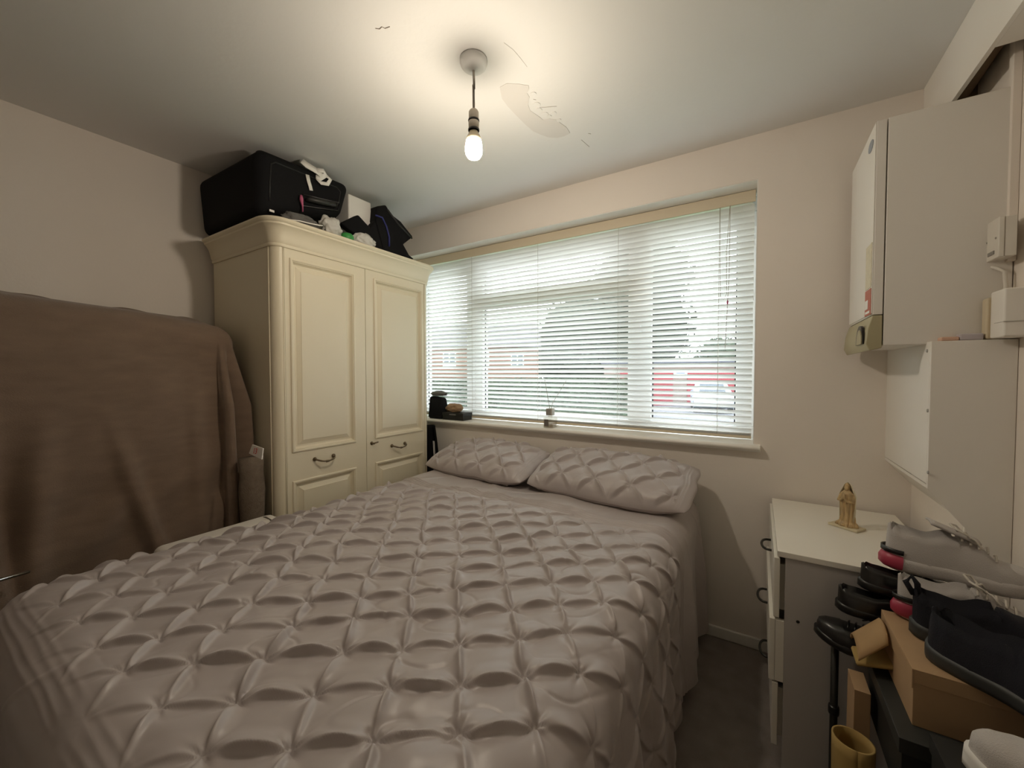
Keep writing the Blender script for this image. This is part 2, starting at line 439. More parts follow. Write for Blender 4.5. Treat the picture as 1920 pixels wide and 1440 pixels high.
# ceiling duct along the right wall
du = bpy.data.objects.new('trim_4', None); C.objects.link(du); du.location = (.57, .5, 2.2)
struct(du, 'boxed duct running along the right wall under the ceiling')
dz0 = 2.195
MB().hexa([(.525, YF, dz0), (.537, YF, dz0), (.537, YB-.001, dz0), (.525, YB-.001, dz0), (.525, YF, ZC-.0005), (.537, YF, ZC-.0005), (.537, YB-.001, ZC-.0005), (.525, YB-.001, ZC-.0005)]).build('side_panel', 'board_white', du)
MB().box(.5375, XR-.0005, YF, 1.645, dz0, dz0+.012).build('bottom_panel', 'board', du)
MB().box(.5375, XR-.0005, 1.99, 2.0, dz0-.06, ZC-.001).build('backing_panel', 'wood_raw', du)
MB().tube([(.57, 1.66, 2.28), (.57, 1.98, 2.26)], .028, 14).build('pipe', 'wood_raw', du, smooth=True)

# boiler
bY0, bY1 = 1.725, 2.105
bX0, bX1 = .318, XR-.002
bz0, bz1 = at(1660, 650, 1, bY0).z, at(1657, 222, 1, bY0).z
seam = at(1657, 500, 1, bY0).x
bo = thing('boiler', 'grey-white wall-hung gas boiler above the pipe boxing', 'boiler', ((bX0+bX1)/2, (bY0+bY1)/2, bz0))
MB().box(seam+.003, bX1, bY0, bY1, bz0+.004, bz1).build('casing', 'boiler', bo, bevel=.003)
chz = at(1597, 330, 0, bX0-.004).z
cov = MB().prism([(seam, bz0+.105), (seam, bz1-.003), (bX0-.006, bz1-.003), (bX0-.006, bz0+.105)], 1, bY0-.001, bY1)
cov.build('front_cover', 'boiler', bo, bevel=.002)
MB().hexa([(bX0-.009, bY0+.001, bz0+.11), (bX0-.0065, bY0+.001, bz0+.11), (bX0-.0065, bY1-.002, bz0+.11), (bX0-.009, bY1-.002, bz0+.11),
           (bX0-.009, bY0+.001, bz1-.006), (bX0-.0065, bY0+.001, bz1-.006), (bX0-.0065, bY1-.002, bz1-.006), (bX0-.009, bY1-.002, bz1-.006)]).build('door_skin', 'boiler_front', bo)
pan = MB().prism([(seam, bz0-.004), (seam, bz0+.103), (bX0-.006, bz0+.103), (bX0-.018, bz0+.06), (bX0-.022, bz0+.01), (bX0-.012, bz0-.012)], 1, bY0-.001, bY1+.012)
pn = pan.build('control_panel', 'boiler_base', bo, bevel=.003)
# black crescent painting the shade inside the control panel's curved recess
dk = MB(); arc = []
for k in range(13):
    a = math.pi*k/12; arc.append((bY0+.075-.055*math.cos(a), bz0+.012+.065*math.sin(a)))
dk.prism(arc, 0, bX0-.026, bX0-.019); dk.build('recess_shade', 'black_plastic', pn)
dk2 = MB(); arc = [(bY0+.065-.038*math.cos(math.pi*k/12), bz0+.012+.05*math.sin(math.pi*k/12)) for k in range(13)]
dk2.prism(arc, 0, bX0-.029, bX0-.0262); dk2.build('dial_flap', 'boiler_base', pn)
MB().box(seam+.0005, seam+.0028, bY0+.05, bY1-.05, bz0+.05, bz1-.05).build('seam', 'boiler', bo)
# stickers
s1 = at(1629, 470, 0, bX0-.009); zst0, zst1 = at(1627, 592, 0, bX0-.009).z, at(1627, 545, 0, bX0-.009).z
MB().box(bX0-.0105, bX0-.0092, bY0+.008, bY0+.09, zst1+.004, at(1629, 462, 0, bX0-.009).z).build('instruction_sticker', mat('sticker_cream', (.62, .56, .42), .6, var=.25, vscale=70), bo)
st = MB().box(bX0-.0105, bX0-.0092, bY0+.008, bY0+.09, zst0, zst1).build('warning_sticker', mat('sticker_red', (.45, .14, .10), .6), bo)
MB().box(bX0-.0112, bX0-.0106, bY0+.045, bY0+.085, zst0+.022, zst0+.052).build('sticker_panel', 'paper', st)
MB().box(bX0-.0112, bX0-.0106, bY0+.02, bY0+.08, zst0+.006, zst0+.014).build('sticker_stripe', 'paper', st)
lg = MB(); lz = bz1-.055
lg.prism([(bY0+.06-.035*math.cos(a), lz+.018*math.sin(a)) for a in [k*math.pi/8 for k in range(16)]], 0, bX0-.0105, bX0-.0092)
lg.build('badge', mat('badge_grey', (.25, .28, .33), .4), bo)
# underside pipes, flue elbow
MB().tube([(.43, 1.93, bz1-.02), (.43, 1.93, bz1+.02), (.43, 1.955, bz1+.045), (.43, 2.0, bz1+.052), (.43, 2.155, bz1+.052)], .048, 18).build('flue_elbow', 'white_plastic', bo, smooth=True)

# wall trunking, spur switch, wiring box, leaflet
tr = MB().box(XR-.018, XR-.0008, 1.712, 1.738, 1.62, 2.32)
struct(tr.build('trim_5', 'wall', bevel=.001), 'painted cable trunking running up the right wall')
sy0, sy1 = 1.660, 1.742
sz0, sz1 = at(1862, 482, 1, sy0).z, at(1862, 408, 1, sy0).z
sw = thing('fused_spur', 'white fused switch on a surface box beside the boiler', 'switch', (XR-.03, (sy0+sy1)/2, sz0))
MB().box(XR-.042, XR-.019, sy0, sy1, sz0, sz1).build('back_box', 'white_plastic', sw, bevel=.002)
MB().box(XR-.054, XR-.0425, sy0-.001, sy1+.001, sz0-.001, sz1+.001).build('face_plate', 'white_plastic', sw, bevel=.002)
MB().box(XR-.0560, XR-.0542, sy0+.02, sy0+.055, sz0+.012, sz0+.022).build('fuse_slot', 'grey_print', sw)
for yy in (.014, .066):
    m = MB(); m.lathe((0,0,0), [(.003,0),(.0027,.0012),(.001,.0018)], 10); m.v = [(XR-.0542-v[2], sy0+yy+v[0], (sz0+sz1)/2+v[1]) for v in m.v]; m.build('screw', 'screw', sw)
pzt = at(1880, 552, 1, 1.64).z; pz0 = bz_u+.002
pr = thing('wiring_box', 'yellowed plastic heating control box sitting on the boxing ledge', 'control box', (XR-.03, 1.66, pz0))
MB().box(XR-.062, XR-.0005, 1.690, 1.722, pz0, pzt).build('housing', 'old_plastic', pr, bevel=.006, seg=3)
MB().box(XR-.050, XR-.002, 1.676, 1.694, pz0+.008, pzt-.010).build('cover_seam', 'old_plastic', pr)
MB().box(XR-.060, XR-.0005, 1.60, 1.6755, pz0-.0005, pzt+.012).build('front_cover', 'board_white', pr, bevel=.005, seg=3)
m = MB().box(XR-.0605, XR-.0002, 1.598, 1.65, pz0+.04, pz0+.0408); m.build('groove_shade', 'grey_print', pr)  # thin grey strip painting the shade of a groove in the cover
cb = MB().tube([(XR-.045, 1.735, sz0-.004), (XR-.046, 1.733, sz0-.012), (XR-.034, 1.715, sz0-.024), (XR-.024, 1.708, sz0-.035), (XR-.020, 1.709, sz0-.08), (XR-.026, 1.715, pzt+.002)], .0048, 8)
tag(cb.build('power_cable', 'white_plastic', smooth=True), 'white cable looping from the fused switch down to the control box', 'cable')
lf = thing('leaflet_packet', 'flat peach and lilac paper packet lying on the boxing ledge', 'packet', (.50, 1.715, bz_u))
MB().box(.462, .500, 1.690, 1.722, bz_u+.0005, bz_u+.012).build('peach_end', mat('peach_paper', (.62, .40, .30), .7), lf, bevel=.003)
MB().box(.5005, .549, 1.690, 1.722, bz_u+.0005, bz_u+.020).build('lilac_end', mat('lilac_paper', (.50, .46, .49), .7), lf, bevel=.004)

# ------------------------------------------------------------------ pendant lamp
pc = at(888, 112, 2, ZC)
bulb_c = Vector((pc.x, pc.y, CAM.z+(at(886, 272, 1, pc.y).z-CAM.z)))
pl = thing('pendant_lamp', 'bare lit bulb on a flex hanging from a white ceiling rose', 'lamp', (pc.x, pc.y, bulb_c.z-.05))
MB().lathe((pc.x, pc.y, ZC), [(.047,-.0002),(.048,-.010),(.045,-.020),(.040,-.026),(.033,-.030),(.010,-.033),(.006,-.038)], 32).build('ceiling_rose', 'ceiling', pl, smooth=True)
hz1 = at(886, 207, 1, pc.y).z; hz0 = at(886, 247, 1, pc.y).z
MB().tube([(pc.x, pc.y, ZC-.036), (pc.x+.002, pc.y, ZC-.1), (pc.x-.001, pc.y, (ZC+hz1)/2), (pc.x, pc.y, hz1-.002)], .0042, 8).build('flex', 'flex', pl, smooth=True)
hh = (hz1-hz0)
hold = MB().lathe((pc.x, pc.y, hz0), [(.0185,0),(.0188,.42*hh),(.0165,.47*hh),(.0180,.50*hh),(.0178,.88*hh),(.014,.97*hh),(.006,hh)], 24)
ho = hold.build('lampholder', 'holder', pl, smooth=True)
for f in (.0, .44): MB().lathe((pc.x, pc.y, hz0+f*hh), [(.0192,0),(.0200,.002),(.0200,.005),(.0192,.007)], 24).build('holder_ring', 'black_plastic', ho, smooth=True)
bh = hz0-(at(886, 299, 1, pc.y).z)
MB().lathe((pc.x, pc.y, hz0), [(.015,-.002),(.0155,-.08*bh),(.0200,-.13*bh),(.0255,-.24*bh),(.0272,-.36*bh)], 24).build('bulb_cap', 'old_plastic', pl, smooth=True)
prof = [(.0266,-.36*bh),(.0290,-.50*bh),(.0302,-.66*bh),(.0285,-.82*bh),(.0215,-.94*bh),(.010,-.99*bh),(.001,-bh)]
MB().lathe((pc.x, pc.y, hz0), list(prof), 28).build('bulb', 'bulb', pl, smooth=True)
# ------------------------------------------------------------------ wardrobe
wX0, wX1 = -2.545, -1.925
wY0, wY1 = .985, 2.005
wz = 1.925
wd = thing('wardrobe', 'tall cream two-door wardrobe with raised panels and moulded cornice', 'wardrobe', ((wX0+wX1)/2, (wY0+wY1)/2, 0))
ca = MB()
ca.box(wX0, wX1-.045, wY0, wY0+.018, .0, wz); ca.box(wX0, wX1-.045, wY1-.018, wY1, .0, wz)
ca.box(wX0, wX0+.012, wY0+.018, wY1-.018, 0, wz)
ca.box(wX0+.012, wX1-.028, wY0+.018, wY1-.018, wz-.02, wz); ca.box(wX0+.012, wX1-.028, wY0+.018, wY1-.018, .07, .09)
ca.build('carcass', 'cream', wd)
MB().box(wX0+.02, wX1-.02, wY0+.02, wY1-.02, 0, .07).build('plinth', 'cream', wd)
def post(ysign, yc):
    # rounded corner post with two beads
    m = MB(); pts = []
    R_ = .042
    for k in range(9):
        a = math.pi/2*k/8; pts.append((wX1-R_+R_*math.sin(a), yc+ysign*(R_-R_*math.cos(a))*1.0))
    poly = [(wX1-R_-.004, yc)]+pts+[(wX1-.004, yc+ysign*.046), (wX1-.02, yc+ysign*.046), (wX1-R_-.004, yc+ysign*.02)]
    m.prism(poly, 2, 0, wz); m.build('corner_post', 'cream', wd, bevel=.001)
    b = MB(); b.tube([(wX1-.0005, yc+ysign*.043, 0), (wX1-.0005, yc+ysign*.043, wz)], .0035, 8)
    b.tube([(wX1-R_-.003, yc-ysign*.0005, 0), (wX1-R_-.003, yc-ysign*.0005, wz)], .003, 8)
    b.build('post_bead', 'cream', wd, smooth=True)
post(1, wY0); post(-1, wY1)
# cornice: profile swept round three sides with a rounded front corner
cp = [(0,-.028),(.006,-.028),(.009,-.020),(.007,-.014),(.010,-.008),(.013,0),(.016,.018),(.022,.040),(.033,.058),(.042,.066),(.043,.074),(.050,.078),(.053,.086),(.050,.094),(.042,.098),(0,.098)]
path = []
R_ = .045
path.append((wX0, wY0, (0,-1)))
for k in range(9):
    a = math.pi/2*k/8; path.append((wX1-R_+R_*math.sin(a), wY0+R_-R_*math.cos(a), (math.sin(a), -math.cos(a))))
for k in range(9):
    a = math.pi/2*k/8; path.append((wX1-R_+R_*math.cos(a), wY1-R_+R_*math.sin(a), (math.cos(a), math.sin(a))))
path.append((wX0, wY1, (0,1)))
m = MB(); npf = len(cp)
for (x, y, d) in path:
    for (o_, z_) in cp: m.v.append((x+d[0]*o_, y+d[1]*o_, wz+z_+.002))
for i in range(len(path)-1):
    for k in range(npf): m.f.append((i*npf+k, i*npf+(k+1)%npf, (i+1)*npf+(k+1)%npf, (i+1)*npf+k))
m.f.append(tuple(range(npf))); m.f.append(tuple((len(path)-1)*npf+k for k in range(npf)))
co = m.build('cornice', 'cream', wd, smooth=True)
md = co.modifiers.new('es', 'EDGE_SPLIT'); md.split_angle = math.radians(40)
MB().box(wX0+.002, wX1-.05, wY0+.005, wY1-.005, wz+.002, wz+.094).build('top_board', 'cream', wd)
WTOP = wz+.100
# doors
dz0_, dz1_ = .085, wz-.010
yj = at(686, 700, 0, wX1).y
def rect_ring(m, y0, y1, z0, z1, prof):
    """moulding swept round a rectangle on the door face; prof = (inset, height)"""
    k = len(prof)
    o = len(m.v)
    for (i_, h_) in prof:
        for (y, z) in ((y0+i_, z0+i_), (y1-i_, z0+i_), (y1-i_, z1-i_), (y0+i_, z1-i_)): m.v.append((wX1+h_, y, z))
    for a in range(k-1):
        for c in range(4):
            m.f.append((o+a*4+c, o+a*4+(c+1)%4, o+(a+1)*4+(c+1)%4, o+(a+1)*4+c))
def door(y0, y1, panels, handle_y, knob_y=None):
    m = MB()
    # door slab with real openings: stiles and rails, thin recessed field behind
    m.box(wX1-.022, wX1, y0, panels[0][0], dz0_, dz1_); m.box(wX1-.022, wX1, panels[0][1], y1, dz0_, dz1_)
    zs = sorted([(p[2], p[3]) for p in panels]); prev = dz0_
    for (a, b) in zs:
        m.box(wX1-.022, wX1, panels[0][0], panels[0][1], prev, a); prev = b
    m.box(wX1-.022, wX1, panels[0][0], panels[0][1], prev, dz1_)
    d = m.build('door', 'cream', wd)
    for (a, b, c_, e) in panels:
        q = MB(); rect_ring(q, a, b, c_, e, [(-.004,.0002),(-.004,.004),(0,.0065),(.006,.0065),(.009,.003),(.012,.003),(.016,-.004),(.020,-.009),(.022,-.010)])
        q.build('panel_moulding', 'cream', d)
        q = MB(); g = .020
        rect_ring(q, a+g, b-g, c_+g, e-g, [(0,-.0105),(.010,-.0100),(.012,-.0085),(.030,-.0010),(.032,.0008)])
        o = len(q.v)-4; q.f.append((o, o+1, o+2, o+3))
        q.build('raised_panel', 'cream', d)
    hz_ = at(608, 862, 0, wX1).z if handle_y < yj else at(747, 837, 0, wX1).z
    h = MB(); pts = []
    for k in range(13):
        u = k/12-.5; pts.append((wX1+.010+.022*max(0, 1-(2*u)**4)**.5, handle_y+u*.105, hz_-.014*(1-(2*u)**2)+.012))
    h.tube(pts, [.0042 if 2 < k < 10 else .005 for k in range(13)], 8)
    h.tube([(wX1+.030, handle_y-.008, hz_-.003), (wX1+.030, handle_y+.008, hz_-.003)], .0062, 8)
    for sgn in (-1, 1):
        b = MB(); b.lathe((0,0,0), [(.011,0),(.011,.003),(.007,.006),(.006,.011)], 14)
        h.add([(wX1+v[2], handle_y+sgn*.0525+v[0], hz_+.012+v[1]) for v in b.v], b.f)
    h.build('handle', 'brass', d, smooth=True)
    if knob_y:
        kz = at(697, 831, 0, wX1).z
        b = MB(); b.lathe((0,0,0), [(.011,0),(.010,.003),(.005,.006),(.004,.02),(.006,.022)], 14)
        h = MB(); h.add([(wX1+v[2], knob_y+v[0], kz+v[1]) for v in b.v], b.f)
        h.tube([(wX1+.02, knob_y-.004, kz), (wX1+.026, knob_y+.026, kz+.006)], [.005, .004], 8)
        h.build('key', 'brass', d, smooth=True)
PZ0, PZ1 = at(547, 848, 0, wX1).z, at(547, 486, 0, wX1).z
LZ1 = at(547, 905, 0, wX1).z
pa, pb = at(547, 700, 0, wX1).y, at(665, 700, 0, wX1).y
door(wY0+.048, yj-.0015, [(pa, pb, PZ0, PZ1), (pa, pb, .17, LZ1)], at(608, 862, 0, wX1).y)
pa2, pb2 = at(703, 700, 0, wX1).y, at(791, 700, 0, wX1).y
door(yj+.0015, wY1-.048, [(pa2, pb2, PZ0, PZ1), (pa2, pb2, .17, LZ1)], at(747, 837, 0, wX1).y, at(697, 831, 0, wX1).y)

# ------------------------------------------------------------------ suitcase and bags on the wardrobe
def soft_hexa(p, name, m, parent, r=.03, seg=4, sub=0):
    return MB().hexa(p).build(name, m, parent, bevel=r, seg=seg)
sc_ = thing('suitcase', 'large black fabric suitcase lying tilted on top of the wardrobe', 'suitcase', (-2.27, 1.18, WTOP))
xf, xb = -1.985, -2.575
P8 = [(xb, .945, WTOP+.004), (xf, .945, WTOP+.018), (xf, 1.395, WTOP+.150), (xb, 1.395, WTOP+.11),
      (xb, .92, 2.335), (xf, .955, 2.362), (xf, 1.455, 2.378), (xb, 1.43, 2.37)]
soft_hexa(P8, 'shell', 'black_fabric', sc_, .05, 5)
# zip piping round the end face
def lerp(a, b, t): return tuple(a[i]+(b[i]-a[i])*t for i in range(3))
def face_pt(u, v, out=0):
    a = lerp(P8[1], P8[2], u); b = lerp(P8[5], P8[6], u); q = lerp(a, b, v); return (q[0]+out, q[1], q[2])
pts = [face_pt(.12, .20, .0), face_pt(.115, .5, .0), face_pt(.12, .78, .0), face_pt(.16, .83, .0), face_pt(.5, .80, .0), face_pt(.83, .76, .0), face_pt(.885, .68, .0), face_pt(.89, .45, .0), face_pt(.88, .26, .0)]
MB().tube(pts, .003, 6).build('zip_piping', 'black_plastic', sc_, smooth=True)
# grab handle
hp = [face_pt(.50, .30, .002), face_pt(.52, .30, .022), face_pt(.66, .28, .030), face_pt(.82, .27, .022), face_pt(.84, .27, .002)]
MB().tube(hp, [.010, .012, .014, .012, .010], 10).build('grab_handle', mat('handle_rubber', (.02, .02, .019), .45), sc_, smooth=True)
MB().tube([face_pt(.46, .40, .003), face_pt(.46, .18, .003), face_pt(.90, .16, .003), face_pt(.90, .38, .003), face_pt(.46, .40, .003)], .004, 6).build('handle_rim', 'black_plastic', sc_, smooth=True)
# corner guard / wheel at the top corner
MB().lathe((-2.055, 1.005, 2.350), [(.012,0),(.024,.004),(.026,.012),(.02,.018),(.006,.020)], 14).build('corner_foot', 'black_plastic', sc_, smooth=True)
# tied ribbon
rb = MB()
def ribbon(m, pts, w):
    k = len(pts); o = len(m.v)
    for i, p in enumerate(pts):
        a = Vector(pts[max(i-1,0)]); b = Vector(pts[min(i+1,k-1)]); d = (b-a).normalized(); s = d.cross(Vector((1,0,.2))).normalized()*w/2
        m.v.append(tuple(Vector(p)+s)); m.v.append(tuple(Vector(p)-s))
    for i in range(k-1): m.f.append((o+2*i, o+2*i+1, o+2*i+3, o+2*i+2))
def fp2(px, py, out=.006):
    p = at(px, py, 0, xf); return (xf+out, p.y, p.z)
ribbon(rb, [fp2(565,302), fp2(572,310,.012), fp2(582,316,.012), fp2(592,322,.012), fp2(600,330,.018)], .036)
ribbon(rb, [fp2(590,320,.01), fp2(602,322,.022), fp2(607,330,.02), fp2(597,336,.015), fp2(590,332,.01)], .024)
ribbon(rb, [fp2(592,336,.012), fp2(598,345,.02), fp2(610,347,.02), fp2(616,338,.018), fp2(608,332,.02)], .020)
ribbon(rb, [fp2(575,328,.006), fp2(577,340,.008), fp2(580,350,.008), fp2(582,358,.008)], .020)
rb.build('tied_ribbon', 'paper', sc_, smooth=True, solid=.0012)
MB().tube([fp2(562,368,.012), fp2(561,376,.020), fp2(564,388,.016), fp2(565,398,.012)], [.007,.009,.004,.003], 8).build('luggage_tag_strap', 'pinkstrap', sc_, smooth=True)
MB().box(xf-.001, xf+.0025, 1.0, 1.022, WTOP+.045, WTOP+.055).build('luggage_sticker', 'paper', sc_)

def blob(name, c, r, m, parent=None, amp=.25, fr=2.2, seed=0, sub=4, flat=None, label=None, cat=None, group=None, wr=0.0):
    """crumpled soft bag or cloth: noisy ellipsoid, flattened where it rests"""
    b = bmesh.new(); bmesh.ops.create_icosphere(b, subdivisions=sub, radius=1)
    for v in b.verts:
        p = v.co.copy(); k = 1+amp*mnoise.noise(p*fr+Vector((seed,seed*.7,0)))+amp*.5*mnoise.noise(p*fr*2.3+Vector((seed*2,3,1)))
        if wr: k += wr*(abs(mnoise.noise(p*fr*3.1+Vector((seed,0,5)))))
        v.co = Vector((p.x*r[0], p.y*r[1], p.z*r[2]))*k
        if flat is not None and v.co.z+c[2] < flat: v.co.z = flat-c[2]
    me = bpy.data.meshes.new(name); b.to_mesh(me); b.free()
    me.materials.append(M[m]); me.polygons.foreach_set('use_smooth', [True]*len(me.polygons))
    o = bpy.data.objects.new(name, me); C.objects.link(o)
    off = Vector((0,0,0)); q = parent
    while q is not None: off += q.location; q = q.parent
    o.location = Vector(c)-off
    if parent: o.parent = parent
    if label: tag(o, label, cat, group)
    return o
xw = wX1-.02
b1 = at(557, 403, 0, -1.99)
bg1 = thing('carrier_bag', 'crumpled dark grey cloth bag wedged under the suitcase', 'bag', (-2.02, 1.14, WTOP))
blob('bag_body', (-1.945, 1.13, WTOP+.026), (.034, .085, .036), 'grey_bag', bg1, .25, 2.4, 3, flat=WTOP+.001, wr=.2)
MB().tube([(-1.905,1.05,WTOP+.006),(-1.90,1.10,WTOP+.014),(-1.90,1.15,WTOP+.018),(-1.905,1.20,WTOP+.026),(-1.915,1.225,WTOP+.034)], .003, 6).build('bag_handle', 'paper', bg1, smooth=True)
bg2 = thing('plastic_bag', 'translucent white plastic bag of crumpled cloth beside the grey bag', 'bag', (-1.985, 1.25, WTOP))
blob('bag_body', (-1.935, 1.285, WTOP+.048), (.036, .054, .052), 'clear_bag', bg2, .30, 2.0, 11, flat=WTOP+.001, wr=.25)
blob('bag_contents', (-1.935, 1.278, WTOP+.030), (.026, .040, .030), 'grey_bag', bg2, .2, 2.0, 5, flat=WTOP+.002)
gl = MB().lathe((-1.925, 1.375, WTOP+.001), [(.034,0),(.036,.012),(.034,.026),(.026,.036),(.012,.041),(.002,.042)], 20)
tag(gl.build('green_lid', 'green', smooth=True), 'bright green plastic lid between the bags on the wardrobe', 'lid')
blob('plastic_bag', (-1.925, 1.485, WTOP+.030), (.034, .066, .038), 'clear_bag', None, .22, 2.6, 21, flat=WTOP+.001, wr=.25,
     label='small crumpled white plastic bag at the front edge of the wardrobe top', cat='bag')
# white roll behind the suitcase
wr_ = MB().box(-2.23, -2.048, 1.475, 1.635, WTOP+.001, 2.352)
tag(wr_.build('white_carton', 'paper', bevel=.008), 'plain white carton standing behind the suitcase on the wardrobe', 'box')
# dark holdall
hd_ = thing('black_holdall', 'black fabric holdall with blue piping slumped on the wardrobe corner', 'bag', (-2.06, 1.78, WTOP))
xh = -1.99
def hp_(px, py, x=xh): p = at(px, py, 0, x); return (p.y, p.z)
ol = [hp_(640,418), hp_(673,402), hp_(694,425), hp_(705,412), hp_(708,386), hp_(724,384), hp_(735,402), hp_(752,415), hp_(775,444), hp_(757,458), hp_(768,478), hp_(778,486), hp_(720,470), hp_(690,455), hp_(668,440)]
ol = [(y, max(z, WTOP+.002)) for y, z in ol]
m = MB(); m.prism(ol[3:13], 0, -2.24, xh)
hb = m.build('bag_body', 'black_fabric', hd_, bevel=.012, seg=3)
m = MB(); m.prism(ol[:4]+ol[12:], 0, -2.038, xh-.002); m.build('bag_flap', 'black_fabric', hd_, bevel=.010, seg=3)
q = [at(704, 404, 0, xh), at(716, 408, 0, xh), at(724, 425, 0, xh), at(729, 445, 0, xh), at(729, 462, 0, xh)]
MB().tube([(xh+.003, p.y, p.z) for p in q], .0055, 8).build('blue_piping', 'blue_pipe', hd_, smooth=True)
q = [at(726, 392, 0, xh), at(745, 418, 0, xh), at(772, 446, 0, xh)]
MB().tube([(xh+.002, p.y, p.z-.004) for p in q], .006, 8).build('shoulder_strap', 'black_card', hd_, smooth=True)

# ------------------------------------------------------------------ bed
bX_l, bX_r = -1.745, -.265
bYh, bYf = 2.135, .135
bed = thing('bed', 'low upholstered double bed base with mattress under the grey duvet', 'bed', ((bX_l+bX_r)/2, (bYh+bYf)/2, 0))
MB().box(bX_l+.06, bX_r-.07, bYf+.09, bYh-.01, .10, .36).build('bed_base', 'bedbase', bed, bevel=.02)
MB().box(bX_l+.06, bX_r-.07, bYf+.09, bYh-.01, .362, .600).build('mattress', 'sheet', bed, bevel=.05, seg=4)
for x in (bX_l+.12, bX_r-.15):
    for y in (bYf+.16, bYh-.08):
        MB().lathe((x, y, 0), [(.018,0),(.022,.02),(.026,.099)], 14).build('leg', 'black_plastic', bed, smooth=True)

def hrnd(i, j, k):
    h = np.sin(i*127.1+j*311.7+k*74.7)*43758.5453; return h-np.floor(h)
def pintuck(a, b):
    """tucked fabric at grid coordinates a (along rows), b (towards the foot); returns height and sideways push"""
    ja, jb = np.floor(a), np.floor(b); fa, fb = a-ja, b-jb
    qa = np.where(fa > .5, fa-1, fa); qb = np.where(fb > .5, fb-1, fb)       # signed distance to the nearest line
    ia = ja+(fa > .5); ib = jb+(fb > .5)
    ra = np.sin(np.pi*fa); rb_ = np.sin(np.pi*fb)
    amp_r = (.58+.50*hrnd(ja, ib, 1)); amp_c = (.50+.70*hrnd(ia, jb, 2))
    # row fold: long rise on the far side, abrupt drop on the near side
    wf = .30+.16*hrnd(ja, ib, 7)
    prof = np.where(qb < 0, np.clip(1+qb/wf, 0, 1)**1.6, np.clip(1-qb/.095, 0, 1)**1.15)
    under = -np.where(qb > 0, np.exp(-((qb-.13)/.09)**2), 0)*.25
    hr = (prof+under)*ra**.85*amp_r
    sgn = np.where(hrnd(ia, jb, 4) > .35, 1, -1)
    qc = qa*sgn
    profc = np.where(qc < 0, np.clip(1+qc/.26, 0, 1)**1.7, np.clip(1-qc/.07, 0, 1))
    tube_ = np.exp(-((qa-.01*sgn)/.055)**2)
    hc = (profc*.62+tube_*.45)*rb_**.8*amp_c*.95
    r = np.hypot(qa, qb)
    knot = -.45*np.exp(-(r/.13)**1.3); nub = .22*np.exp(-(r/.03)**2)
    th = np.arctan2(qb, qa)
    crease = np.exp(-(r/.24)**2)*np.minimum(1, r/.06)*(np.abs(np.sin(th*3.5+hrnd(ia, ib, 5)*6))-.5)*.42
    puff = (ra*rb_)**.6*(.12+.25*hrnd(ja, jb, 3))
    h = np.maximum(hr, hc)+.3*np.minimum(hr, hc)+knot+nub+crease+puff
    push = np.where(qb < 0, np.clip(1+qb/.20, 0, 1), np.clip(1-qb/.04, 0, 1))*ra*amp_r*.030
    return h, push
def vnoise(x, y, seed=0):
    xi, yi = np.floor(x), np.floor(y); fx, fy = x-xi, y-yi
    fx = fx*fx*(3-2*fx); fy = fy*fy*(3-2*fy)
    def h(i, j):
        q = np.sin(i*12.9898+j*78.233+seed*37.7)*43758.5453; return q-np.floor(q)
    return (h(xi,yi)*(1-fx)*(1-fy)+h(xi+1,yi)*fx*(1-fy)+h(xi,yi+1)*(1-fx)*fy+h(xi+1,yi+1)*fx*fy)*2-1

def grid_mesh(name, P, m, parent=None, solid=0, loc=(0,0,0)):
    nu, nv = P.shape[:2]
    me = bpy.data.meshes.new(name)
    V = (P.reshape(-1,3)-np.array(loc)).astype(np.float32)
    idx = np.arange(nu*nv).reshape(nu, nv)
    Fq = np.stack([idx[:-1,:-1], idx[1:,:-1], idx[1:,1:], idx[:-1,1:]], -1).reshape(-1,4).astype(np.int32)
    me.vertices.add(len(V)); me.vertices.foreach_set('co', V.ravel())
    me.loops.add(Fq.size); me.loops.foreach_set('vertex_index', Fq.ravel())
    me.polygons.add(len(Fq)); me.polygons.foreach_set('loop_start', np.arange(0, Fq.size, 4, dtype=np.int32))
    me.polygons.foreach_set('loop_total', np.full(len(Fq), 4, dtype=np.int32))
    me.update(calc_edges=True); me.validate()
    me.polygons.foreach_set('use_smooth', np.ones(len(Fq), bool))
    me.materials.append(M[m] if isinstance(m, str) else m)
    o = bpy.data.objects.new(name, me); C.objects.link(o); o.location = loc
    if parent is not None: o.parent = parent
    if solid:
        md = o.modifiers.new('thick', 'SOLIDIFY'); md.thickness = solid; md.offset = -1
    return o

# duvet
cxd = (bX_l+bX_r)/2
hw = (bX_r-bX_l)/2-.085; RD = .115
Y_head, Y_foot = 2.10, bYf+.10
drop_s, drop_f = .50, .50
S = np.linspace(-(hw+RD*1.57+drop_s-.12), hw+RD*1.57+drop_s, 880)
T = np.linspace(0, (Y_head-Y_foot)+RD*1.57+drop_f, 880)
s, t = np.meshgrid(S, T, indexing='ij')
LT = Y_head-Y_foot
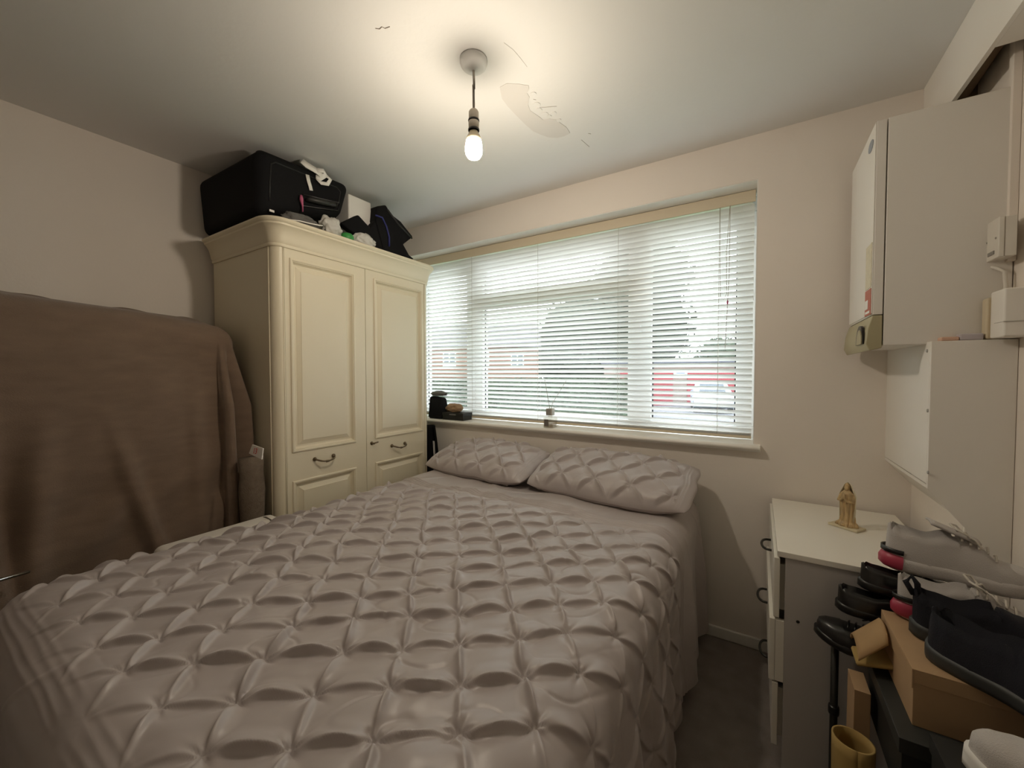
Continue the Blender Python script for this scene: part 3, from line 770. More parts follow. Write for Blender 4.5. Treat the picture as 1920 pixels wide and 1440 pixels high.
# tucks: rows and columns run diagonally across the bed
ux, uy = math.sin(math.radians(50)), math.cos(math.radians(50))       # along the rows
vx, vy = math.sin(math.radians(40)), -math.cos(math.radians(40))      # towards the foot
yy = Y_head-t
wob_s = s+.020*vnoise(s*4, t*4, 7)+.006*vnoise(s*14, t*14, 17); wob_y = yy+.020*vnoise(s*4+9, t*4, 8)+.006*vnoise(s*14, t*14+5, 18)
A = (wob_s*ux+wob_y*uy)/.128; B = (wob_s*vx+wob_y*vy)/.108
env = 1/(1+np.exp((yy-1.52)/.012))/(1+np.exp((.215-yy)/.02))
tuck, push = pintuck(A, B)
s = s+vx*push*env*.108; t = t-vy*push*env*.108
ds = np.sign(s)*np.maximum(0, np.abs(s)-hw); dt = np.maximum(0, t-LT)
r = np.hypot(ds, dt)+1e-9
dx, dy = ds/r, -dt/r
ang = np.minimum(r/RD, np.pi/2)
over = np.maximum(0, r-RD*np.pi/2)
fold = 1+.35*np.sin(np.arctan2(dt, np.abs(ds)+1e-9)*7)*(dt > 0)*(np.abs(ds) > 0)
outw = RD*np.sin(ang)+over*.05*fold
# loose hanging folds on the drops
hang = np.minimum(1, over/.25)
along = np.where(np.abs(ds) > dt, t, s)
outw = outw+hang*(.018*np.sin(along*17+2*np.sin(along*5))+.012*np.sin(along*31+1))
X = cxd+np.clip(s, -hw, hw)+dx*outw
Y = Y_head-np.minimum(t, LT)+dy*outw
Ztop = .700+.016*vnoise(s*1.7+3, t*1.7, 1)+.010*vnoise(s*4, t*4+5, 2)
Ztop = Ztop+.022*np.exp(-((s+.05)/.55)**2)*np.exp(-((yy-.85)/.7)**2)
Z = Ztop-RD*(1-np.cos(ang))-over
nx, ny, nz = dx*np.sin(ang), dy*np.sin(ang), np.cos(ang)
h = tuck*env+env*(.14*vnoise(s*16+t*9, t*16, 31)-.16*np.exp(-(vnoise(s*13+t*5, t*12, 33)/.09)**2)*(.5+.5*vnoise(s*7, t*7, 34))+.04*vnoise(s*40, t*34+s*20, 32))
# pleat rows beside the tucked field
pleat = sum(np.exp(-((yy-y0)/.004)**2) for y0 in (1.550, 1.568, 1.590, 1.608))*.5
pleat = pleat*(.7+.3*vnoise(s*30, t*3, 4))
puck = .28*np.exp(-((yy-1.58)/.05)**2)*vnoise(s*22, t*8, 5)
plain = (1-env)*(.22*vnoise(s*6+t*3, t*9, 6)+.10*vnoise(s*14, t*11+s*6, 9)+.16*np.exp(-(vnoise(s*5+t*3, t*7+s*2, 41)/.10)**2))
swr = (1-env)*(yy > 1.6)*.30*np.exp(-((np.sin(s*3.2+yy*9+1.5*vnoise(s*2,t*2,3)))/.25)**2)*(vnoise(s*2.2, t*2.2, 12) > 0)
for y0 in (.190, .172, .150, .132): pleat = pleat+.12*np.exp(-((yy-y0+.006*vnoise(s*5, t*0+y0*50, 43))/.005)**2)*(.5+.5*vnoise(s*9, t*3, 44))
h = h+pleat+puck+plain+swr*.9
hm = .0220*(.45+.55*np.clip(nz, 0, 1))
X += nx*h*hm; Y += ny*h*hm; Z += nz*h*hm
Z = np.maximum(Z, .03)
X = np.maximum(X, -1.905)
dv = grid_mesh('duvet', np.stack([X, Y, Z], -1), 'duvet', loc=(cxd, 1.1, .6))
tag(dv, 'grey pintucked satin duvet spread over the double bed', 'duvet')

# pillows
def pillow(cx, cy_, cz, rx, rz, L_, D_, TH_, seed, label, cuff=None):
    n1, n2 = 240, 150
    root = thing('pillow', label, 'pillow', (cx, cy_, cz), None)
    root.rotation_euler = (rx, 0, rz)
    for side, nm in ((1, 'front_cover'), (-1, 'back_cover')):
        u, v = np.meshgrid(np.linspace(-1, 1, n1), np.linspace(-1, 1, n2), indexing='ij')
        px = u*L_/2*(1-.03*(1-v*v)*0); py = v*D_/2
        pinch = 1-.07*np.abs(u)**3; py = py*pinch
        px = px*(1-.045*np.abs(v)**5+.03*vnoise(v*2.5+seed, u*0+1.5, 3)*np.abs(u)**3); py = py*(1-.08*np.abs(u)**6+.05*vnoise(u*3+seed, v*0+.5, 4)*np.abs(v)**3)
        prof_ = np.clip(1-np.abs(u)**3.6, 0, 1)**.55*np.clip(1-np.abs(v)**2.8, 0, 1)**.55
        hh_ = TH_*prof_
        A = (px*.72+py*.70+seed)/.125; B = (px*.70-py*.72+seed*.3)/.125
        e = np.clip((1-np.abs(u))/.16, 0, 1)*np.clip((1-np.abs(v))/.10, 0, 1)
        e = np.where(np.abs(u) > .86, 0, e)
        d = pintuck(A, B)[0]*.026*e
        d += .012*vnoise(px*9+seed, py*9, seed)*prof_+.0035*vnoise(px*24+seed, py*24, seed+2)
        for q in (.87, .90, .93): d += .004*np.exp(-((np.abs(u)-q)/.008)**2)
        z_ = side*(hh_+d*np.clip(prof_*1.6, 0, 1))
        P = np.stack([px, py, z_], -1)
        if side < 0: P = P[::-1]
        grid_mesh(nm, P, 'duvet', root)
    return root
pillow(-1.40, 1.945, .778, math.radians(17), math.radians(-4), .74, .40, .066, 3.3, 'grey pintucked pillow beside the wardrobe end of the bed')
pillow(-.63, 1.930, .782, math.radians(20), math.radians(-3), .80, .40, .068, 8.1, 'grey pintucked pillow with pleated cuff beyond the wardrobe, at the chest side')

# cream pad lying between the bed and the blanket
tp = thing('padded_topper', 'cream padded topper with dark piping tucked between the bed and the rug', 'topper', (-1.85, .78, .46))
MB().box(-1.915, -1.80, .52, .952, .46, .655).build('pad', 'sheet', tp, bevel=.03, seg=4)
MB().tube([(-1.918, .90, .62), (-1.90, .90, .648), (-1.86, .90, .6575), (-1.81, .90, .652)], .0035, 6).build('piping', 'dark_label', tp, smooth=True)
# ------------------------------------------------------------------ blanket over a clothes rail
rack = thing('garment_rack', 'chrome tube clothes rail hidden under the brown blanket', 'clothes rail', (-2.33, .40, 0))
for y in (-.30, .84):
    MB().tube([(-2.33, y, .04), (-2.33, y, 1.50)], .0125, 10).build('upright', 'chrome', rack, smooth=True)
    MB().tube([(-2.50, y, .02), (-2.12, y, .02)], .0125, 10).build('foot', 'chrome', rack, smooth=True)
MB().tube([(-2.33, -.32, 1.50), (-2.33, .86, 1.50)], .0125, 10).build('top_rail', 'chrome', rack, smooth=True)
r0 = at(0, 1084, 0, -1.99); r1 = at(56, 1071, 0, -1.99)
MB().tube([(-1.99, -.32, r0.z-.02), (-1.99, r1.y, r1.z)], .006, 10).build('lower_rail', 'chrome', rack, smooth=True)

# blanket: top sheet from the wall, over a rounded front edge, down; right end falls round the corner
YE = .835                     # right end of the covered block
nU, nV = 300, 260
yU = np.linspace(0, 1, nU); 
Ya, Yl = -.62, YE
lenY = Yl-Ya; RC = .05; dropR = .55
LU = lenY+RC*1.57+.40
U = np.linspace(0, LU, nU)
dep, RF, fall = .36, .10, .98
LV = dep+RF*1.57+fall
V = np.linspace(0, LV, nV)
uu, vv = np.meshgrid(U, V, indexing='ij')
du_ = np.maximum(0, uu-lenY); dv_ = np.maximum(0, vv-dep)
rr = np.hypot(du_, dv_)+1e-9
ey, ex = du_/rr, dv_/rr
RB = np.where(du_ > dv_, RC, RF)*0+.085
an = np.minimum(rr/RB, np.pi/2); ov = np.maximum(0, rr-RB*np.pi/2)
yb_ = Ya+np.minimum(uu, lenY); xb_ = XL+.02+np.minimum(vv, dep)
theta = np.arctan2(du_, dv_+1e-9)
flare = .05*np.minimum(1, ov/.5)
outb = RB*np.sin(an)+ov*.05
cor = (du_ > 0)*(dv_ > 0)
outb = outb+np.minimum(1, ov/.3)*cor*(.045*np.sin(theta*9+.5)+.02)
# broad folds and bulges of what hangs underneath
zz_ = ov
low = np.clip((zz_-.28)*1.8, 0, 1)
bul = .022*vnoise(yb_*2.6+4, zz_*2.0, 3)+.010*vnoise(yb_*6.5, zz_*4.3+2, 5)
bul += .060*np.exp(-((yb_-.09-.10*zz_)/.032)**2)*low
bul += .052*np.exp(-((yb_-.34+.10*zz_)/.040)**2)*low
bul -= .045*np.exp(-((yb_-.215)/.055)**2)*low
bul += .040*np.exp(-((yb_-.50-.22*(zz_-.5))/.030)**2)*low
bul += .008*vnoise(yb_*14+zz_*5, zz_*3, 8)*low*2
bul += .014*np.exp(-((yb_-.74)/.03)**2)*np.clip(zz_*2, 0, 1)
bul += .009*np.sin((yb_*.8+zz_*1.1)*22+2*vnoise(yb_*3, zz_*3, 4))*low
outb = outb+np.minimum(1, ov/.15)*(1-cor)*bul*np.where(dv_ > 0, 1, .4)
Xb = xb_+ex*outb
Yb = yb_+ey*outb
top = 1.600+.022*vnoise(yb_*2.2, vv*3, 9)+.030*np.exp(-((yb_-.05)/.35)**2)+.008*np.sin(yb_*23)*(vv < .1)
top = top-.05*np.clip(vv/dep, 0, 1)**1.5-.02*np.clip((yb_-.6)/.25, 0, 1)
Zb = top-RB*(1-np.cos(an))-ov*.985
Yb = np.minimum(Yb, wY0-.012)
Xb = np.maximum(Xb, XL+.012)
bl = grid_mesh('blanket', np.stack([Xb, Yb, Zb], -1), 'blanket', loc=(-2.3, .3, .6), solid=.006)
tag(bl, 'large brown fleece blanket draped over the clothes rail', 'blanket')

# rolled rug with price tag, between blanket and wardrobe
rg = thing('rolled_rug', 'brown rolled rug with red-and-white tag standing against the wardrobe side', 'rug', (-1.965, .90, 0))
rt = at(470, 850, 1, .90); 
m = MB(); pr_ = []
rgx = rt.x-.004
for k in range(0, 13):
    pr_.append((.052+.004*math.sin(k*2.1), k/12*(rt.z-.02)))
m.lathe((rgx, .905, 0), pr_, 20, sx=.75); m.build('roll', 'rug', rg, smooth=True)
tgm = MB(); a_ = at(466, 848, 1, .842); b_ = at(490, 856, 1, .842)
tz = a_.z
tgm.hexa([(a_.x, .842, tz-.006), (b_.x, .842, tz-.020), (b_.x, .848, tz-.020), (a_.x+.004, .848, tz-.006),
          (a_.x+.010, .852, tz+.034), (b_.x-.006, .852, tz+.026), (b_.x-.006, .856, tz+.026), (a_.x+.012, .856, tz+.034)])
tg_ = tgm.build('price_tag', 'paper', rg, bevel=.002)
text_mesh('13', .034, 'red', rg, Matrix.Translation(((a_.x+b_.x)/2+.001, .8425, tz+.010)) @ Matrix.Rotation(math.radians(78), 4, 'X'), 'tag_print')

# ------------------------------------------------------------------ things at the far side of the wardrobe, on the sill
st0 = WZ0+.0045
bk = thing('black_gift_box', 'small black box with grey print on the window sill', 'box', (-1.93, 2.17, st0))
e0 = at(830, 786, 1, YB-.03); e1 = at(868, 780, 1, YB-.03)
MB().box(e0.x, e1.x, YB-.03, YB+.07, st0, st0+.048).build('tray', 'black_card', bk, bevel=.002)
MB().box(e0.x-.002, e1.x+.002, YB-.032, YB+.072, st0+.030, st0+.052).build('lid', 'black_card', bk, bevel=.002)
pm = MB()
for k in range(8):
    xk = (e0.x+e1.x)/2-.028+k*.0075; pm.box(xk, xk+.0055, YB-.0328, YB-.0321, st0+.036, st0+.0425)
pm.build('box_print', 'grey_print', bk)
pb_ = blob('paper_bag', ((e0.x+e1.x)/2-.02, YB+.018, st0+.080), (.068, .042, .034), 'brown_paper', None, .28, 1.8, 31, flat=st0+.0535, wr=.1,
     label='crumpled brown paper bag resting on the small black box', cat='bag')
tag(MB().hexa([(e0.x-.15,YB-.03,st0+.001),(e0.x-.006,YB-.03,st0+.001),(e0.x-.006,YB+.06,st0+.001),(e0.x-.15,YB+.06,st0+.001),(e0.x-.14,YB-.02,st0+.165),(e0.x-.026,YB-.022,st0+.150),(e0.x-.026,YB+.05,st0+.150),(e0.x-.14,YB+.05,st0+.165)]).build('black_pouch', 'black_fabric', bevel=.018, seg=4), 'black soft pouch on the sill between the wardrobe and the small box', 'pouch')
blob('folded_cap', (e0.x-.070, YB+.01, st0+.180), (.068, .045, .022), 'grey_bag', None, .2, 2, 45, flat=st0+.167,
     label='dark grey folded cap lying on the black pouch', cat='cap')
# dark clothes hanging in the gap
gp = thing('tracksuit_trousers', 'black trousers with white side stripes hanging behind the wardrobe', 'trousers', (-1.86, 2.09, .3))
g0 = at(822, 850, 1, 2.10)
cl = MB()
cl.grid(lambda u, v: (g0.x-.14+.13*u+.035*math.sin(v*3)*u, 2.085+.018*math.sin(u*9+v*2), .30+.63*v), 20, 24)
cl.build('cloth', 'black_fabric', gp, smooth=True, solid=.012)
for k in (0, .010):
    MB().tube([(g0.x-.018+k, 2.072, .55), (g0.x-.016+k, 2.073, .70), (g0.x-.024+k, 2.073, .82)], .0022, 6).build('stripe', 'paper', gp, smooth=True)

# reed diffuser
dc = at(1031, 792, 1, YB-.005)
rd = thing('reed_diffuser', 'square glass reed diffuser with two sticks on the window sill', 'diffuser', (dc.x, YB+.0, st0))
w2 = .033
MB().box(dc.x-w2, dc.x+w2, YB-.032, YB+.034, st0, st0+.062).build('bottle', 'bottle', rd, bevel=.004)
MB().box(dc.x-w2+.005, dc.x+w2-.005, YB-.027, YB+.029, st0+.006, st0+.030).build('oil', 'oil', rd)
MB().lathe((dc.x, YB+.001, st0+.0625), [(.013,0),(.013,.012)], 16).build('neck', 'bottle', rd)
MB().box(dc.x-.020, dc.x+.020, YB-.019, YB+.021, st0+.075, st0+.116).build('cap', mat('diffuser_cap', (.50, .47, .42), .35), rd, bevel=.002)
MB().box(dc.x-.024, dc.x+.004, YB-.0335, YB-.0322, st0+.012, st0+.052).build('label_plate', 'dark_label', rd)
MB().box(dc.x-.019, dc.x+.012, YB-.0205, YB-.0192, st0+.078, st0+.113).build('cap_plate', 'grey_print', rd)
tA, tB = at(1022, 712, 1, YB), at(1061, 714, 1, YB)
MB().tube([(dc.x-.003, YB, st0+.112), (tA.x, YB-.004, tA.z)], .0014, 6).build('reed', 'reed', rd)
MB().tube([(dc.x+.004, YB, st0+.112), (dc.x+.016, YB, st0+.15), (tB.x, YB+.004, tB.z)], .0014, 6).build('reed', 'reed', rd)

# ------------------------------------------------------------------ chest of drawers
kX0, kX1, kY0, kY1, kz = .062, .470, 1.512, 2.140, .733
ch = thing('chest_of_drawers', 'white-topped chest of three drawers with grey side in the corner', 'chest of drawers', ((kX0+kX1)/2, (kY0+kY1)/2, 0))
MB().box(kX0-.004, kX1, kY0-.004, kY1, kz-.018, kz).build('top', 'laminate', ch, bevel=.0015)
MB().box(kX0+.018, kX1-.001, kY0, kY0+.016, 0, kz-.0185).build('side_panel', 'chestside', ch)
MB().box(kX0+.018, kX1-.001, kY1-.016, kY1, 0, kz-.0185).build('side_panel', 'chestside', ch)
MB().box(kX1-.012, kX1-.001, kY0+.0165, kY1-.0165, 0, kz-.019).build('back_panel', 'chestside', ch)
MB().box(kX0+.03, kX0+.046, kY0+.0165, kY1-.0165, 0, .085).build('plinth', 'chestside', ch)
for i, (z0, z1, out) in enumerate(((.515, .708, .012), (.306, .508, .022), (.095, .300, .012))):
    d = MB().box(kX0-out, kX0-out+.016, kY0+.001, kY1-.001, z0, z1).build('drawer', 'laminate', ch, bevel=.0015)
    tray = MB(); x0_, x1_ = kX0-out+.0165, kX1-.05
    gy = .0300 if i != 1 else .0175
    tray.box(x0_, x1_, kY0+gy, kY0+gy+.012, z0+.015, z1-.03); tray.box(x0_, x1_, kY1-gy-.012, kY1-gy, z0+.015, z1-.03)
    tray.box(x0_, x1_, kY0+gy+.012, kY1-gy-.012, z0+.015, z0+.022)
    tray.build('drawer_box', 'laminate', d)
    if i == 1:
        MB().box(x0_, kX0+.0175, kY0+.001, kY0+.016, z0+.002, z1-.002).build('drawer_edge', 'laminate', d)
    yc, zc = (kY0+kY1)/2, (z0+z1)/2+.02
    pts = []
    for k in range(13):
        a = math.pi*k/12; pts.append((kX0-out-.032*math.sin(a)**.6, yc-.055*math.cos(a), zc))
    MB().tube(pts, .0045, 8).build('handle', 'steel_dark', d, smooth=True)
hl_ = MB(); hl_.lathe((0,0,0), [(.005,0),(.004,.001)], 10); hl_.v = [(at(1496,1166,1,kY0).x+v[0], kY0-v[2]-.0001, at(1496,1166,1,kY0).z+v[1]) for v in hl_.v]
hl_.build('hole_shade', 'black_plastic', ch)  # flat black disc painting the dark inside of a hole

# ------------------------------------------------------------------ figurine
fc = at(1588, 990, 2, kz)
fz = kz+.0005
fy = fc.y+.005
FHT = .165
fg = thing('figurine', 'small cream and gold figurine of a veiled praying figure on the chest', 'figurine', (fc.x, fy, fz), rot=(0, 0, math.radians(-35)))
MB().box(-.046, .046, -.029, .029, 0, .008).build('base', 'laminate' if False else mat('figurine_base', (.62, .55, .38), .5), fg, bevel=.0015, local=True)
m = MB(); NS, NA = 40, 40
def fig(u, v):
    a = 2*math.pi*u; z = .008+v*(FHT-.008)
    vv_ = v
    keys = [(0,.030),(.05,.029),(.12,.0215),(.30,.0190),(.50,.0200),(.66,.0225),(.75,.0205),(.80,.0130),(.835,.0075),(.87,.0078),(.92,.0085),(.96,.0070),(.985,.004),(1,.0006)]
    for i in range(len(keys)-1):
        if keys[i][0] <= vv_ <= keys[i+1][0]:
            f = (vv_-keys[i][0])/(keys[i+1][0]-keys[i][0]); f = f*f*(3-2*f); R0 = keys[i][1]*(1-f)+keys[i+1][1]*f; break
    foldv = .12*math.sin(a*9+v*3)+.08*math.sin(a*14-v*6)
    foldv *= max(0, min(1, (.80-v)*4))
    x = math.cos(a)*R0*(1+foldv); y = math.sin(a)*R0*.80*(1+foldv)
    x += .002*math.sin(v*4)
    return (x, y+.001*math.sin(v*7), z)
m.grid(fig, 64, 48); m.build('robed_body', 'figurine', fg, smooth=True, local=True)
vm = MB()      # veil / mantle down the back
def veil(u, v):
    a = math.radians(-8+196*u); z = .020+v*(FHT-.018); Rk = .0215+.003*min(v,.7)/.7-.0125*max(0,v-.68)/.22 if v < .9 else (.0120-.0115*((v-.9)/.1)**2)
    return (math.cos(a)*Rk*(1+.06*math.sin(a*8)), math.sin(a)*Rk*.85+.0015, z)
vm.grid(veil, 40, 24); vm.build('veil', mat('figurine_veil', (.68, .62, .46), .5), fg, smooth=True, local=True, solid=.0012)
b = bmesh.new(); bmesh.ops.create_uvsphere(b, u_segments=16, v_segments=12, radius=.0080)
for v in b.verts: v.co = Vector((v.co.x*.85, v.co.y*.9-.0065, v.co.z*1.15+.146)); 
for v in b.verts:
    if v.co.y < -.012 and abs(v.co.x) < .0025 and .141 < v.co.z < .148: v.co.y -= .0018
me = bpy.data.meshes.new('face'); b.to_mesh(me); b.free(); me.materials.append(M['figurine']); me.polygons.foreach_set('use_smooth', [True]*len(me.polygons))
fo = bpy.data.objects.new('head', me); C.objects.link(fo); fo.parent = fg
hm_ = MB()
for sx in (-1, 1):
    hm_.tube([(sx*.018, -.002, .120), (sx*.0215, -.009, .098), (sx*.010, -.020, .101), (sx*.0018, -.0235, .110), (sx*.0012, -.0225, .126)], [.006,.0068,.0052,.0034,.0014], 8)
hm_.build('praying_arms', 'figurine', fg, smooth=True, local=True)
rk = MB(); 
for k in range(7):
    a = k*.9; q = MB(); q.lathe((math.cos(a)*.026, math.sin(a)*.016, .0075), [(.011,0),(.010,.005),(.005,.011),(.001,.012)], 8); rk.add(q.v, q.f)
rk.build('rock_base', 'figurine', fg, smooth=True, local=True)

# ------------------------------------------------------------------ shoe rack, boxes and shoes
rk_ = thing('shoe_rack', 'black metal tube shoe rack along the right wall', 'shoe rack', (.40, 1.10, 0))
ry0, ry1, rx0, rx1 = .62, 1.485, .203, .590
for x in (rx0, rx1):
    for y in (ry0, ry1):
        MB().tube([(x, y, 0), (x, y, .50)], .0095, 10).build('post', 'steel_dark', rk_, smooth=True)
        MB().lathe((x, y, .285), [(.0125,0),(.0135,.004),(.0135,.022),(.0125,.026)], 12).build('post_collar', 'black_plastic', rk_, smooth=True)
for z in (.10, .395):
    for x in (rx0+.067, (rx0+rx1)/2-.03, (rx0+rx1)/2+.06, rx1-.012):
        MB().tube([(x, ry0, z), (x, ry1, z)], .006, 8).build('shelf_tube', 'steel_dark', rk_, smooth=True)
SH = .402
kb_x0 = .285; kz1 = .672; kz0 = .548
ky0, ky1 = 1.150, 1.400
bA = thing('shoe_box', 'black card shoe box lying under the brown cardboard box', 'shoe box', (.43, 1.27, SH))
MB().box(.262, .600, 1.105, 1.395, SH, kz0-.001).build('tray', 'black_card', bA, bevel=.001)
lidm = MB(); lidm.box(.256, .606, 1.100, 1.400, kz0-.032, kz0); lidm.build('lid', mat('black_card_lid', (.03, .032, .03), .5), bA, bevel=.0015)
bK = thing('shoe_box', 'brown cardboard shoe box carrying the navy trainers', 'shoe box', (.44, 1.27, kz0))
MB().box(kb_x0+.003, .604, ky0+.003, ky1-.003, kz0+.0005, kz1-.002).build('tray', 'kraft', bK, bevel=.001)
lid = MB(); t_ = .003
lid.box(kb_x0, .607, ky0, ky1, kz1-.003, kz1); lid.box(kb_x0, kb_x0+t_, ky0, ky1, kz1-.042, kz1-.003)
lid.box(kb_x0+t_, .607, ky0, ky0+t_, kz1-.030, kz1-.003)
lid.build('lid', 'kraft', bK, bevel=.0008)
bB = thing('shoe_box', 'black shoe box with the white trainer on it, at the rack front', 'shoe box', (.43, .90, SH))
MB().box(.30, .604, .70, 1.085, SH, SH+.180).build('tray', 'black_card', bB, bevel=.001)
MB().box(.297, .607, .697, 1.088, SH+.150, SH+.185).build('lid', 'black_card', bB, bevel=.001)
tagm = MB().box(.2960, .2968, .98, 1.03, SH+.02, SH+.05); tagm.build('size_label', mat('label_blue', (.05, .07, .30), .5), bB)
uc = thing('cardboard_carton', 'tall narrow tan cardboard carton standing by the rack post', 'box', (.215, 1.33, 0))
MB().hexa([(.214,1.285,.0),(.246,1.285,.0),(.246,1.375,.0),(.214,1.375,.0),(.216,1.290,.50),(.248,1.290,.50),(.248,1.375,.50),(.216,1.375,.50)]).build('carton_body', 'kraft', uc, bevel=.001)
hk = MB(); hk.lathe((0,0,0), [(.016,0),(.015,.001)], 14, sx=1, sy=.8); p_ = at(1627,1385,1,1.2495)
hk.v = [(p_.x+v[0], 1.254-v[2]-.003+(p_.z+v[1]*1.0-.2)*.15*0, p_.z+v[1]) for v in hk.v]

def make_shoe(name, label, loc, rot, L=.285, W=.098, Hh=.085, mats=('navy','sole_dark'), sole_h=.026, collar=.075, toe_h=.052,
              laces=None, group=None, cat='shoe', heel_tab=False, heel_drop=0.0, cap=None, tongue=None, shaft=False):
    """shoe along +x (heel at 0, toe at L), standing on z = 0"""
    root = thing(name, label, cat, loc, group, rot)
    def half(u):      # outline half width
        k = [(0,.0),(.02,.35),(.06,.58),(.15,.70),(.3,.68),(.45,.70),(.62,.92),(.75,1.0),(.87,.88),(.95,.58),(.985,.30),(1,.0)]
        for i in range(len(k)-1):
            if k[i][0] <= u <= k[i+1][0]:
                f = (u-k[i][0])/(k[i+1][0]-k[i][0]); return (k[i][1]*(1-f)+k[i+1][1]*f)*W/2
        return 0
    def skew(u): return .010*math.sin(math.pi*min(1, max(0, (u-.3)/.7)))
    us = [0,.008,.025,.05,.09,.14,.2,.27,.34,.41,.48,.55,.62,.69,.76,.83,.89,.94,.97,.99,1]
    # sole
    m = MB(); n = len(us)
    def zb(u): return .012*max(0,(u-.72)/.28)**2+.004*max(0,(.08-u)/.08)
    for lv, (gr, zf) in enumerate(((.985,0),(1.05,.3),(1.06,.7),(1.0,1.0))):
        for i in range(n): 
            u = us[i]; m.v.append(((u-.5)*1.02*L+.5*L, skew(u)+half(u)*gr, zb(u)+sole_h*zf*(1+.25*max(0,.3-u))))
        for i in reversed(range(1, n-1)):
            u = us[i]; m.v.append(((u-.5)*1.02*L+.5*L, skew(u)-half(u)*gr, zb(u)+sole_h*zf*(1+.25*max(0,.3-u))))
    k = 2*n-2
    for lv in range(3):
        for j in range(k): m.f.append((lv*k+j, lv*k+(j+1)%k, (lv+1)*k+(j+1)%k, (lv+1)*k+j))
    m.f.append(tuple(reversed(range(k)))); m.f.append(tuple(3*k+j for j in range(k)))
    m.build('sole', mats[1], root, smooth=True, local=True)
    # upper
    m = MB(); NA_ = 20
    def top(u):
        kk = [(0,collar*.93),(.03,collar),(.12,collar*.93),(.28,collar*.86),(.42,collar*1.0),(.50,collar*.97),(.62,collar*.83),(.78,toe_h*1.08),(.9,toe_h*.92),(.97,toe_h*.7),(1,toe_h*.30)]
        if shaft: kk = [(0,collar),(.40,collar),(.47,collar*.96),(.54,collar*.40),(.66,toe_h*1.35),(.80,toe_h*1.1),(.9,toe_h*.95),(.97,toe_h*.7),(1,toe_h*.3)]
        for i in range(len(kk)-1):
            if kk[i][0] <= u <= kk[i+1][0]:
                f = (u-kk[i][0])/(kk[i+1][0]-kk[i][0]); f = f*f*(3-2*f); return kk[i][1]*(1-f)+kk[i+1][1]*f
    uu_ = [i/40 for i in range(41)]
    uu_[0] = .004; uu_[-1] = .996
    for u in uu_:
        hwid = max(half(u), .002); tz_ = top(u); ba = sole_h*.8+zb(u)
        op = max(0, min(1, (u-.035)/.035))*max(0, min(1, (.50-u)/.06))     # opening
        for j in range(NA_+1):
            a = math.pi*j/NA_; c_, s_ = math.cos(a), math.sin(a)
            x = (u-.5)*.985*L+.5*L
            y = skew(u)+hwid*math.copysign(abs(c_)**.65, c_)*(1-.18*s_*(u < .55)); z = ba+(tz_)*abs(s_)**.75
            if op > 0:
                inner = 1 if abs(c_) < .62 else 0
                if abs(c_) < .62: z = z*(1-op)+op*(ba+.012); y = skew(u)+hwid*.72*(c_/.62)*.85
                elif abs(c_) < .80: z = ba+tz_*1.0
            m.v.append((x, y, z))
    w_ = NA_+1
    for i in range(40):
        for j in range(NA_): m.f.append((i*w_+j, (i+1)*w_+j, (i+1)*w_+j+1, i*w_+j+1))
    m.f.append(tuple(range(w_))); m.f.append(tuple(40*w_+j for j in reversed(range(w_))))
    m.build('upper', mats[0], root, smooth=True, local=True)
    if heel_tab:
        MB().tube([(.004, 0, collar*.75+sole_h), (-.010, 0, collar+sole_h+.006), (.0, 0, collar+sole_h+.022), (.010, 0, collar+sole_h+.006), (.012, 0, collar*.8+sole_h)], .006, 8).build('heel_tab', mats[0], root, smooth=True, local=True)
    if tongue:
        tm = MB(); tm.grid(lambda u, v: (L*(.36+.26*v)-.018*(1-v), (u-.5)*.052, sole_h+collar*(1.18-.34*v)+.004*math.cos((u-.5)*3)), 8, 10)
        tm.build('tongue', tongue, root, smooth=True, local=True, solid=.006)
    if laces:
        lm = MB()
        for q in range(5):
            u = .50+.055*q; z_ = top(u)+sole_h*.8+.003
            lm.tube([(u*L, -.026, z_-.006), (u*L+.006, 0, z_+.002), (u*L+.012, .026, z_-.006)], .0024, 6)
        u = .50; z_ = top(u)+sole_h*.8+.008
        for sgn in (-1, 1):
            lm.tube([(u*L, 0, z_), (u*L-.012, sgn*.020, z_+.016), (u*L+.004, sgn*.040, z_+.010), (u*L+.012, sgn*.026, z_-.001), (u*L+.002, 0, z_+.001)], .0026, 6)
            lm.tube([(u*L, 0, z_), (u*L+.02, sgn*.03, z_-.002), (u*L+.03, sgn*.045, z_-.016)], .0024, 6)
        lm.build('laces', laces, root, smooth=True, local=True)
    if cap:
        cm = MB()
        for i, u in enumerate([.80,.84,.88,.92,.95,.975,.99]):
            for j in range(13):
                a = math.pi*j/12; c_, s_ = math.cos(a), math.sin(a)
                cm.v.append(((u-.5)*.985*L+.5*L+.001, skew(u)+half(u)*1.03*math.copysign(abs(c_)**.65, c_), sole_h*.8+zb(u)+top(u)*1.02*abs(s_)**.75+.001))
        for i in range(6):
            for j in range(12): cm.f.append((i*13+j, (i+1)*13+j, (i+1)*13+j+1, i*13+j+1))
        cm.build('toe_cap', cap, root, smooth=True, local=True)
    return root
R = math.radians
# navy trainers on the brown box
make_shoe('trainer', 'navy mesh trainer on the brown shoe box, nearer its front edge', (.333, 1.236, kz1+.001), (0, 0, R(-45)), L=.285, W=.112, mats=('navy','sole_dark'), collar=.085, sole_h=.030, group='navy trainers')
make_shoe('trainer', 'navy mesh trainer on the brown shoe box, behind its twin', (.320, 1.312, kz1+.001), (0, 0, R(-7)), L=.275, W=.095, mats=('navy','sole_dark'), collar=.085, sole_h=.030, heel_tab=True, group='navy trainers')
